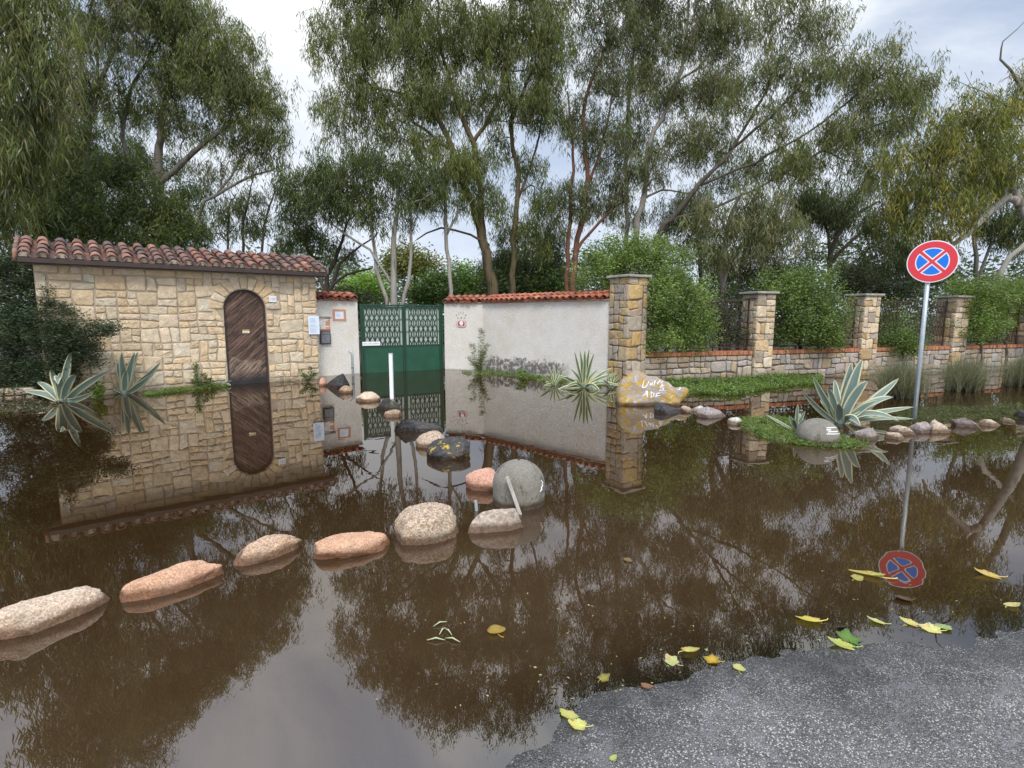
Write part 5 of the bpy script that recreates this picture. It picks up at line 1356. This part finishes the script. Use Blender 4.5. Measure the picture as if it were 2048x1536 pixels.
tree('eucalyptus_tree', 'low dark dense tree directly above the tiled roof ridge', TG,
     [st(290, 16.5, (290, 450, 16.5, .09), (265, 380, 16.5, .06)), [(290, 450, 16.5, .06), (340, 420, 16.5, .04)], [(290, 450, 16.5, .05), (200, 430, 16.5, .04)]],
     [(250, 355, 16.5, 50, 42), (270, 420, 16.5, 62, 45), (340, 440, 16.3, 52, 42), (200, 440, 16.3, 60, 42), (125, 440, 16.3, 55, 42), (150, 370, 16.6, 45, 40, .8), (350, 385, 16.6, 36, 32, .7), (60, 455, 16.3, 55, 50), (270, 480, 16.0, 120, 25), (380, 470, 16.2, 40, 28)],
     DARKG + OLIVE[:2], 'bark_dark', 105, L=.14, W=.030, lai=2.9, droop=.6)
tree('eucalyptus_tree', 'leaning sparse tree with long bare limbs reaching right below the sky gap', TG,
     [st(385, 19.5, (392, 440, 19.5, .08), (432, 392, 19.5, .06), (478, 362, 19.5, .045), (540, 342, 19.5, .03), (568, 330, 19.5, .015)), [(432, 392, 19.5, .04), (480, 330, 19.5, .03), (520, 270, 19.5, .015)]],
     [(480, 320, 19.5, 42, 32, .65), (530, 300, 19.5, 36, 36, .6), (430, 350, 19.5, 40, 30, .6), (440, 410, 19.5, 35, 25, .5), (560, 320, 19.5, 20, 24, .6)], GREYG, 'bark_pale', 106)
tree('eucalyptus_tree', 'group of thin dark saplings behind the right half of the tiled roof', TG,
     [st(487, 20, (486, 450, 20, .05), (498, 395, 20, .03), (505, 350, 20, .015)), st(520, 20, (528, 455, 20, .045), (545, 400, 20, .03), (560, 350, 20, .015)), st(455, 20, (458, 450, 20, .04), (465, 400, 20, .02))],
     [(490, 440, 20, 34, 36, .75), (540, 425, 20, 28, 30, .5), (455, 440, 20, 26, 30, .7), (515, 390, 20, 34, 26, .4), (415, 460, 20, 30, 28, .7)], DARKG + GREYG[:2], 'bark_dark', 107)
tree('eucalyptus_tree', 'crooked many stemmed dark tree right behind the short white wall', TG,
     [st(648, 18.5, (651, 575, 18.5, .09), (665, 530, 18.5, .07), (684, 481, 18.5, .05), (700, 430, 18.5, .03)), [(655, 590, 18.5, .07), (680, 530, 18.4, .05), (722, 490, 18.4, .03), (760, 465, 18.4, .015)], [(660, 585, 18.5, .06), (672, 566, 18.4, .05), (714, 544, 18.3, .04), (748, 537, 18.3, .02)], [(650, 580, 18.5, .06), (625, 520, 18.6, .05), (600, 460, 18.6, .03)]],
     [(590, 450, 18.6, 45, 36), (570, 500, 18.6, 30, 30, .8), (625, 480, 18.6, 34, 30, .8), (690, 500, 18.8, 40, 26, .5), (610, 530, 18.8, 36, 24, .6)], DARKG + OLIVE[:2], 'bark_dark', 108)
tree('eucalyptus_tree', 'dark leafy eucalyptus with three pale stems standing right behind the green gate', TG,
     [st(788, 17.5, (787, 560, 17.5, .10), (787, 500, 17.5, .085), (795, 400, 17.5, .06), (798, 330, 17.5, .04)), [(784, 650, 17.5, .07), (772, 600, 17.5, .065), (752, 540, 17.5, .06), (745, 460, 17.5, .05), (738, 380, 17.5, .03)],
      [(792, 650, 17.5, .07), (804, 605, 17.5, .065), (818, 560, 17.5, .06), (822, 480, 17.5, .05), (828, 390, 17.5, .03)], [(786, 570, 17.5, .05), (770, 545, 17.4, .045), (740, 499, 17.4, .04), (689, 467, 17.4, .035), (637, 424, 17.4, .02)]],
     [(800, 345, 17.5, 46, 36), (740, 335, 17.5, 48, 40), (690, 375, 17.4, 52, 42), (640, 345, 17.4, 44, 38), (600, 385, 17.4, 44, 38), (655, 415, 17.3, 48, 32), (730, 410, 17.4, 42, 34, .9), (800, 415, 17.4, 38, 30, .8), (850, 375, 17.5, 44, 38), (570, 375, 17.5, 26, 26, .8), (760, 450, 17.3, 40, 22, .6)],
     DARKG + OLIVE[:3], 'bark_pale', 109, lai=2.2)
tree('eucalyptus_tree', 'thin straight pale trunked eucalyptus at the right end of the green gate', TG,
     [st(905, 18.2, (901, 580, 18.2, .07), (896, 500, 18.2, .065), (889, 430, 18.2, .055), (893, 370, 18.2, .04), (888, 300, 18.2, .03)), [(893, 470, 18.2, .05), (912, 430, 18.2, .035), (925, 370, 18.2, .02)]],
     [(885, 340, 18.2, 44, 36), (925, 345, 18.2, 42, 36), (870, 400, 18.2, 36, 30, .9), (920, 400, 18.2, 34, 26, .7), (860, 300, 18.3, 40, 34, .9)], OLIVE + YELL[2:3], 'bark_pale', 110)
tree('eucalyptus_tree', 'tallest central eucalyptus with an olive streaked trunk and a huge drooping crown', TG,
     [st(994, 19, (985, 570, 19, .19), (966, 480, 19, .16), (940, 400, 19, .12), (905, 300, 19, .105), (865, 222, 19, .08), (812, 188, 19, .055), (745, 178, 19, .03)),
      [(966, 480, 19, .12), (958, 380, 19, .11), (945, 290, 19, .095), (905, 180, 19, .07), (882, 90, 19, .05), (872, -10, 19, .03)],
      [(945, 290, 19, .07), (998, 205, 19, .06), (1012, 90, 19, .05), (1030, -40, 19, .03)],
      [(905, 300, 19, .06), (850, 262, 19, .05), (780, 205, 19, .04), (725, 130, 19, .025)],
      [(978, 490, 19, .05), (940, 470, 18.8, .04), (880, 455, 18.6, .035), (835, 478, 18.4, .02)]],
     [(715, 90, 19, 52, 70), (700, 20, 19, 45, 55, .8), (780, 40, 19, 70, 60), (850, 95, 19, 72, 62), (930, 55, 19, 75, 62), (1010, 70, 19, 75, 62), (1085, 90, 19, 50, 80), (735, 195, 19, 55, 45), (820, 190, 19, 62, 46), (900, 200, 19, 55, 50), (770, 262, 19, 46, 36, .8), (690, 260, 19.2, 40, 46, .7), (985, 190, 19, 55, 50), (1075, 200, 19, 46, 50, .9), (850, 280, 19.2, 45, 30, .6), (640, 180, 19.4, 32, 50, .45), (640, 80, 19.4, 36, 40, .6), (945, 330, 18.9, 44, 38, .9), (985, 400, 18.9, 36, 36, .9),
      (780, -50, 19, 80, 50), (870, -90, 19, 90, 60), (970, -110, 19, 95, 65), (1060, -60, 19, 65, 60)],
     OLIVE + GREYG[:2], 'bark_olive', 111, lai=2.2, spread=.55)
tree('eucalyptus_tree', 'narrow eucalyptus with a brown wavy trunk right of the tallest central tree', TG,
     [st(1026, 19.6, (1028, 480, 19.6, .095), (1036, 350, 19.6, .08), (1022, 272, 19.6, .07), (1046, 180, 19.6, .055), (1088, 105, 19.6, .04), (1100, 20, 19.6, .025)), [(1022, 272, 19.6, .05), (1016, 150, 19.6, .04), (1004, 60, 19.6, .025)], [(1036, 400, 19.6, .05), (1070, 300, 19.6, .04), (1095, 190, 19.6, .025)]],
     [(1090, 200, 19.6, 40, 70, .8), (1060, 340, 19.8, 40, 40, .6), (1085, 420, 19.8, 46, 46, .8), (1110, 40, 19.6, 40, 50, .8), (1060, 480, 19.8, 44, 34, .8), (1000, 300, 19.9, 36, 40, .5)], OLIVE + DARKG[:2], 'bark_olive', 112)
tree('eucalyptus_tree', 'red barked eucalyptus pair rising behind the white wall coping', TG,
     [st(1147, 20, (1147, 540, 20, .11), (1166, 430, 20, .095), (1175, 357, 20, .085), (1166, 233, 20, .07), (1186, 153, 20, .055), (1212, 95, 20, .04), (1204, 10, 20, .025)), st(1138, 20, (1135, 528, 20, .08), (1142, 401, 20, .07), (1147, 310, 20, .05), (1137, 182, 20, .025)), [(1172, 380, 20, .06), (1199, 310, 20, .045), (1225, 200, 20, .03)], [(1155, 500, 20, .06), (1200, 440, 20, .05), (1250, 400, 20, .03)]],
     [(1150, 235, 20, 42, 50, .8), (1180, 90, 20, 48, 60, .6), (1228, 50, 20, 45, 50, .8), (1230, 160, 20, 46, 50, .85), (1205, 280, 20, 50, 48), (1150, 400, 20, 45, 50, .8), (1245, 350, 20, 42, 50, .9), (1200, 400, 20.2, 40, 40, .8), (1190, -50, 20, 65, 55)], GREYG + DARKG, 'bark_red', 113)
tree('eucalyptus_tree', 'tall pale trunked eucalyptus leaning right above the light green shrub', TG,
     [st(1262, 21, (1270, 470, 21, .12), (1282, 419, 21, .115), (1292, 357, 21, .10), (1299, 292, 21, .09), (1324, 237, 21, .08), (1350, 171, 21, .07), (1366, 124, 21, .06), (1372, 73, 21, .05), (1378, 0, 21, .035)), [(1350, 171, 21, .05), (1394, 135, 21, .045), (1432, 90, 21, .035), (1476, 34, 21, .02)], [(1284, 400, 21, .05), (1320, 382, 21, .04), (1365, 383, 21, .03), (1420, 392, 21, .015)]],
     [(1300, 60, 21, 45, 50, .8), (1350, 60, 21, 50, 52, .7), (1420, 55, 21, 62, 52), (1475, 55, 21, 46, 50), (1330, 180, 21, 46, 50, .7), (1392, 185, 21, 56, 44), (1445, 150, 21, 46, 42), (1290, 170, 21.2, 36, 50, .6), (1370, 290, 20.5, 56, 44), (1310, 330, 20.8, 40, 40, .8), (1430, 280, 20.6, 46, 40, .9), (1380, 400, 20.4, 42, 26, .8), (1380, -60, 21, 110, 60), (1290, -40, 21, 55, 50)], GREYG + OLIVE[:1] + YELL[2:3], 'bark_pale', 114)
tree('eucalyptus_tree', 'slim grey eucalyptus between the red barked pair and the pale leaning one', TG,
     [st(1252, 22, (1253, 470, 22, .085), (1254, 340, 22, .075), (1256, 240, 22, .06), (1262, 150, 22, .045), (1272, 50, 22, .03))],
     [(1262, 270, 22, 38, 46, .8), (1272, 120, 22, 38, 56, .7), (1250, 420, 22, 36, 36, .7), (1270, 20, 22, 46, 50, .8)], GREYG + DARKG[:2], 'bark_pale', 115)
tree('eucalyptus_tree', 'wide windswept eucalyptus whose limbs all sweep up to the right', TG,
     [st(1306, 18.5, (1316, 480, 18.5, .12), (1343, 437, 18.4, .10), (1400, 370, 18.2, .075), (1460, 300, 18, .055), (1500, 240, 18, .045), (1545, 150, 18, .032), (1590, 75, 18, .016)),
      [(1400, 370, 18.2, .05), (1508, 325, 18, .042), (1618, 265, 18, .03), (1700, 200, 18, .035), (1785, 135, 18, .02)],
      [(1343, 437, 18.4, .05), (1440, 412, 18, .042), (1560, 352, 17.8, .034), (1670, 285, 17.7, .04), (1790, 235, 17.7, .02)],
      [(1460, 300, 18, .05), (1540, 235, 18, .04), (1620, 150, 18, .03), (1670, 85, 18, .012)]],
     [(1540, 145, 18, 52, 50, .8), (1590, 60, 18, 52, 42, .8), (1650, 55, 18, 46, 34, .7), (1555, 245, 18, 54, 42, .8), (1640, 165, 18, 62, 46, .85), (1705, 125, 18, 52, 36, .8), (1770, 105, 18, 40, 28, .6), (1735, 185, 18, 56, 42), (1805, 170, 18, 46, 36), (1690, 265, 17.9, 62, 42), (1780, 255, 17.8, 56, 42), (1838, 175, 17.9, 32, 36, .9), (1620, 325, 17.9, 56, 42), (1740, 335, 17.8, 56, 42), (1545, 325, 17.9, 46, 34), (1480, 200, 18.2, 40, 44, .6), (1560, -10, 18, 60, 40, .8)],
     GREYG + OLIVE + YELL[2:3], 'bark_dark', 116, spread=.7)
tree('eucalyptus_tree', 'pale grey drooping eucalyptus close behind the fence left of the large round bush', TG,
     [st(1455, 15.8, (1445, 570, 15.8, .10), (1452, 480, 15.8, .07), (1475, 400, 15.8, .04)), [(1445, 570, 15.8, .07), (1470, 500, 15.7, .05), (1540, 440, 15.6, .03)], st(1475, 15.9, (1480, 560, 15.9, .05), (1500, 480, 15.8, .03))],
     [(1465, 430, 15.8, 50, 42), (1525, 415, 15.7, 55, 48), (1495, 490, 15.6, 55, 38), (1565, 470, 15.7, 46, 42), (1425, 480, 15.8, 38, 42, .9), (1400, 425, 15.9, 36, 34, .8), (1540, 510, 15.6, 40, 26, .9)], GREYG + GREYG + OLIVE[:1], 'bark_grey', 117, L=.20)
tree('eucalyptus_tree', 'yellowing eucalyptus with a thick bare leaning limb behind the road sign', TG,
     [st(2115, 15.6, (2085, 530, 15.6, .15), (2042, 412, 15.6, .11), (1985, 310, 15.4, .06), (1935, 240, 15.3, .03)), [(2042, 412, 15.6, .10), (2010, 392, 15.5, .10), (1960, 450, 15.4, .085), (1911, 490, 15.3, .06), (1888, 512, 15.3, .03)], [(2000, 330, 15.4, .05), (1900, 330, 15.2, .04), (1840, 290, 15.2, .02)], [(1960, 450, 15.4, .04), (1900, 430, 15.2, .03), (1850, 400, 15.2, .015)]],
     [(1925, 255, 15.2, 66, 50), (1980, 310, 15.3, 56, 50), (1900, 335, 15.1, 62, 44), (1930, 410, 15.1, 44, 34), (1860, 295, 15.2, 46, 36), (1850, 400, 15.1, 46, 44), (1960, 225, 15.3, 36, 32, .8), (1875, 455, 15.1, 46, 34, .9), (2010, 370, 15.4, 40, 36, .8), (2045, 290, 15.6, 40, 50, .8), (1800, 350, 15.6, 46, 44), (1810, 430, 15.6, 46, 40, .9)], YELL + OLIVE[:4], 'bark_pale', 118)
tree('eucalyptus_tree', 'half bare tree with twisted leafless twigs at the upper right edge', TG,
     [st(2110, 18, (2105, 420, 18, .13), (2070, 260, 18, .09), (2040, 170, 18, .05), (2006, 118, 18, .03), (2012, 80, 18, .018), (2048, 45, 18, .01)), [(2070, 260, 18, .05), (2100, 120, 18, .04), (2090, 20, 18, .02)], [(2040, 170, 18, .03), (2020, 150, 18, .02), (2000, 165, 18, .008)], [(2060, 230, 18, .03), (1990, 200, 18, .02), (1925, 165, 18, .010), (1908, 150, 18, .006)], [(1990, 200, 18, .015), (1950, 190, 18, .010), (1930, 145, 18, .006)]],
     [(2045, 225, 18, 36, 36, .7), (2100, 180, 18, 60, 70), (2010, 195, 18, 26, 20, .4), (1960, 205, 18, 30, 18, .4)], GREYG + YELL[2:], 'bark_grey', 119)
tree('eucalyptus_tree', 'slim dark double trunk standing under the leaning limb right of the road sign', TG,
     [st(1957, 19.5, (1955, 545, 19.5, .075), (1949, 470, 19.5, .06), (1945, 420, 19.5, .04), (1940, 360, 19.5, .02)), [(1955, 560, 19.5, .06), (1970, 510, 19.5, .045), (1985, 440, 19.5, .03)]],
     [(1985, 440, 19.5, 40, 34), (2035, 460, 19.5, 50, 36), (1940, 380, 19.6, 50, 40), (2080, 440, 19.5, 46, 46), (2040, 400, 19.6, 40, 34, .8)], DARKG + OLIVE[:2], 'bark_grey', 120)
tree('eucalyptus_tree', 'low leaning pale trunk crossing the lower right edge above the hedge', TG,
     [st(1985, 17, (2000, 545, 17, .08), (2040, 497, 17, .07), (2090, 450, 17, .05), (2140, 400, 17, .03))], [(2120, 420, 17, 50, 40), (2085, 500, 17.3, 40, 30, .7)], OLIVE, 'bark_pale', 121)
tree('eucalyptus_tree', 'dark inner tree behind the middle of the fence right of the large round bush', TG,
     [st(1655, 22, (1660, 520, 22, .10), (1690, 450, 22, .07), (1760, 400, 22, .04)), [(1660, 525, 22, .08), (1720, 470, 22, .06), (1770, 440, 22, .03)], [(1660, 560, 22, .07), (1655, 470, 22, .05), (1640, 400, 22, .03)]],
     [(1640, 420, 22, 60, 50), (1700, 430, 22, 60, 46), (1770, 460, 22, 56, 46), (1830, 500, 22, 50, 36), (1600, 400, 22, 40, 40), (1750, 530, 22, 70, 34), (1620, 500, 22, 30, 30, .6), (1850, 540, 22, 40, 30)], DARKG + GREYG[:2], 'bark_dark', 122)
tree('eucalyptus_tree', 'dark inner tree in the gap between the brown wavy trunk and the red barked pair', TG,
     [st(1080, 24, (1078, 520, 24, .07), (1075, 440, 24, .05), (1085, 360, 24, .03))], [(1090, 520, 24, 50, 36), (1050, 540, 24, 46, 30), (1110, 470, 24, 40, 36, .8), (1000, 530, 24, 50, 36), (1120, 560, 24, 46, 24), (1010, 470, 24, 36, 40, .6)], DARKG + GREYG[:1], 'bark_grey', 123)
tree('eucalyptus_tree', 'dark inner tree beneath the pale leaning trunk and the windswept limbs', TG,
     [st(1400, 23, (1400, 540, 23, .08), (1395, 460, 23, .06), (1380, 400, 23, .03))], [(1380, 430, 23, 46, 40, .8), (1400, 500, 23, 46, 36, .8), (1350, 470, 23, 30, 34, .6), (1440, 540, 23, 50, 34), (1330, 430, 23, 36, 36, .5), (1465, 340, 23, 46, 46, .8)], DARKG + GREYG[:2], 'bark_dark', 124)
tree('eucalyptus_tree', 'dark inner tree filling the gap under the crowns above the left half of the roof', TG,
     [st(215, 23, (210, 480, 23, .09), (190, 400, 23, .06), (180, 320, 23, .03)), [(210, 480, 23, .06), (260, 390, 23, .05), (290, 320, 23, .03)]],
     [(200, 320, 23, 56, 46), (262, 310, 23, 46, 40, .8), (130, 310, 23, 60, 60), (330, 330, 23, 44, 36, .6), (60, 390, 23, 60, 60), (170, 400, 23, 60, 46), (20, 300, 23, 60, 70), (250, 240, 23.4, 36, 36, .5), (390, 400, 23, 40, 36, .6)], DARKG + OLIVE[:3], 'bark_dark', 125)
# bushes beyond the gate
shrub('yellow green rounded tree beyond the gate under the open sky', [st(830, 32, (830, 570, 32, .10), (828, 530, 32, .06))], [(815, 520, 32, 46, 26), (850, 530, 32, 36, 26), (790, 530, 32, 36, 26, .8)], YELL + OLIVE, 61, L=.22, W=.09, lai=3, per=30, sig=(.3, .3, .25), name='background_tree', cat='tree', group='bushes beyond the gate', mat='leaf')
for k, (lb, px, py, rx, ry, D, pal) in enumerate((('bright green bush beyond the gate left of the three pale stems', 735, 572, 44, 26, 27, SHRUB), ('dark green bush beyond the left half of the gate', 700, 600, 60, 30, 25, DARKG), ('dark green bush beyond the gate right of the three pale stems', 865, 575, 50, 30, 27, DARKG + SHRUBD), ('mid green bush beyond the right end of the gate', 925, 560, 46, 36, 29, SHRUBD), ('dark green bush behind the left part of the white wall coping', 1010, 575, 60, 30, 23, DARKG), ('dark green bush behind the right part of the white wall coping', 1100, 575, 55, 30, 23, DARKG + SHRUBD))):
    shrub(lb, [st(px, D, (px, py, D, .05))], [(px, py, D, rx, ry), (px - rx * .5, py + ry * .6, D, rx * .6, ry * .6), (px + rx * .5, py + ry * .6, D, rx * .6, ry * .6)], pal, 70 + k, L=.17, W=.08, lai=3.2, per=36, sig=(.25, .25, .2), name='background_shrub', group='bushes beyond the gate', mat='leaf')
TINT = 1.3
# the far wood, one mass
r_ = np.random.default_rng(5); cen = []
while len(cen) < 9000:
    x = r_.uniform(-85, 95); y = r_.uniform(52, 66)
    top = 7.2 + 1.6 * math.sin(x * .21) + 1.1 * math.sin(x * .53 + 1) + .8 * math.sin(x * 1.3 + y)
    cen.append((x, y, r_.uniform(0, 1) ** .7 * top))
o = leafmesh('distant_wood', r_, cen, 9, (.45, .45, .35), .50, .24, .2, [(.052, .078, .036), (.07, .095, .045), (.04, .062, .03), (.085, .10, .05)], 'leaf', up=.2)
tag(o, 'dark green far wood seen between the trunks beyond the walls', 'wood', None, 'stuff')
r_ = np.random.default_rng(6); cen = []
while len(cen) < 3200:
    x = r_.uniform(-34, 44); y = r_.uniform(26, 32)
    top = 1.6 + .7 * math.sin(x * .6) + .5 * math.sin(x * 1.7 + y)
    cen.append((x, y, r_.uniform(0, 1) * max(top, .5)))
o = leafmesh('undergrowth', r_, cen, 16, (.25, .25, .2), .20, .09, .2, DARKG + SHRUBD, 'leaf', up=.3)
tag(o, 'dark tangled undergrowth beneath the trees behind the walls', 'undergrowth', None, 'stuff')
print('LEAVES', LEAFSUM[0])

# ================================================================== SKY, SUN, CAMERA
w = bpy.data.worlds.new('World'); sc.world = w; w.use_nodes = True
t = w.node_tree; t.nodes.clear()
k = N.__new__(N); k.t = t
SUN_EL, SUN_AZ = 48.0, 172.0             # azimuth clockwise from +Y: behind the camera, to the right
sky = k.n('TexSky'); sk_ = k.last
sk_.sky_type = 'NISHITA'; sk_.sun_disc = False; sk_.sun_elevation = R(SUN_EL); sk_.sun_rotation = R(SUN_AZ); sk_.air_density = 1.0; sk_.dust_density = 2.0; sk_.ozone_density = 1.2
dirv = k.n('TexCoord', _out=0)
dz = k.sep(dirv, 2)
den = k.math('ADD', k.math('MAXIMUM', dz, 0.0), .32)
pl = k.n('VectorMath', _props={'operation': 'DIVIDE'}, i0=dirv, i1=k.n('CombineXYZ', X=den, Y=den, Z=den))
n1 = k.noise(pl, 1.55, 8, .58, .35)
n2 = k.noise(pl, .7, 3, .5)
cl = k.ramp(k.math('ADD', k.math('MULTIPLY', n1, .7), k.math('MULTIPLY', n2, .3)), [(.42, 0), (.56, 1)])
veil = k.mix(.72, sky, (5.0, 6.1, 8.3, 1))
white = k.mix(k.ramp(n1, [(.42, 0), (.68, 1)]), (7.4, 8.1, 9.2, 1), (10.4, 10.6, 10.8, 1))
c = k.mix(cl, veil, white)
c = k.mix(k.ramp(dz, [(.06, .85), (.42, 0)]), c, (7.6, 8.5, 9.9, 1))
zen = k.math('ADD', .86, k.math('MULTIPLY', k.math('MAXIMUM', k.math('SUBTRACT', dz, .40), 0.0), 2.8))
c = k.mix(1.0, c, k.n('CombineColor', i0=zen, i1=zen, i2=zen), 'MULTIPLY')
bg = k.n('Background', Color=c, Strength=.10)
k.n('OutputWorld', Surface=bg)
sl_ = bpy.data.lights.new('sun', 'SUN'); sl_.energy = 2.0; sl_.angle = R(18); sl_.color = (1, .95, .88)
so_ = bpy.data.objects.new('sun', sl_); col.objects.link(so_)
az, el = R(SUN_AZ), R(SUN_EL)
so_.rotation_euler = Vector((-math.sin(az) * math.cos(el), -math.cos(az) * math.cos(el), -math.sin(el))).to_track_quat('-Z', 'Y').to_euler()
so_.location = (6, -8, 20)
cam = bpy.data.cameras.new('camera'); cam.sensor_width = 36; cam.lens = FPX / 2048 * 36; cam.clip_start = .05; cam.clip_end = 3000
co = bpy.data.objects.new('camera', cam); col.objects.link(co); co.location = (0, 0, HC); co.rotation_euler = (math.pi / 2 - PITCH, 0, 0)
sc.camera = co
sc.view_settings.view_transform = 'Standard'; sc.view_settings.look = 'None'; sc.view_settings.gamma = 1; sc.view_settings.exposure = .27
sc.render.engine = 'CYCLES'; sc.cycles.max_bounces = 6; sc.cycles.transparent_max_bounces = 8; sc.cycles.diffuse_bounces = 3; sc.cycles.glossy_bounces = 3; sc.cycles.caustics_reflective = True; sc.cycles.blur_glossy = .4; sc.cycles.caustics_refractive = False
sc.cycles.use_denoising = True
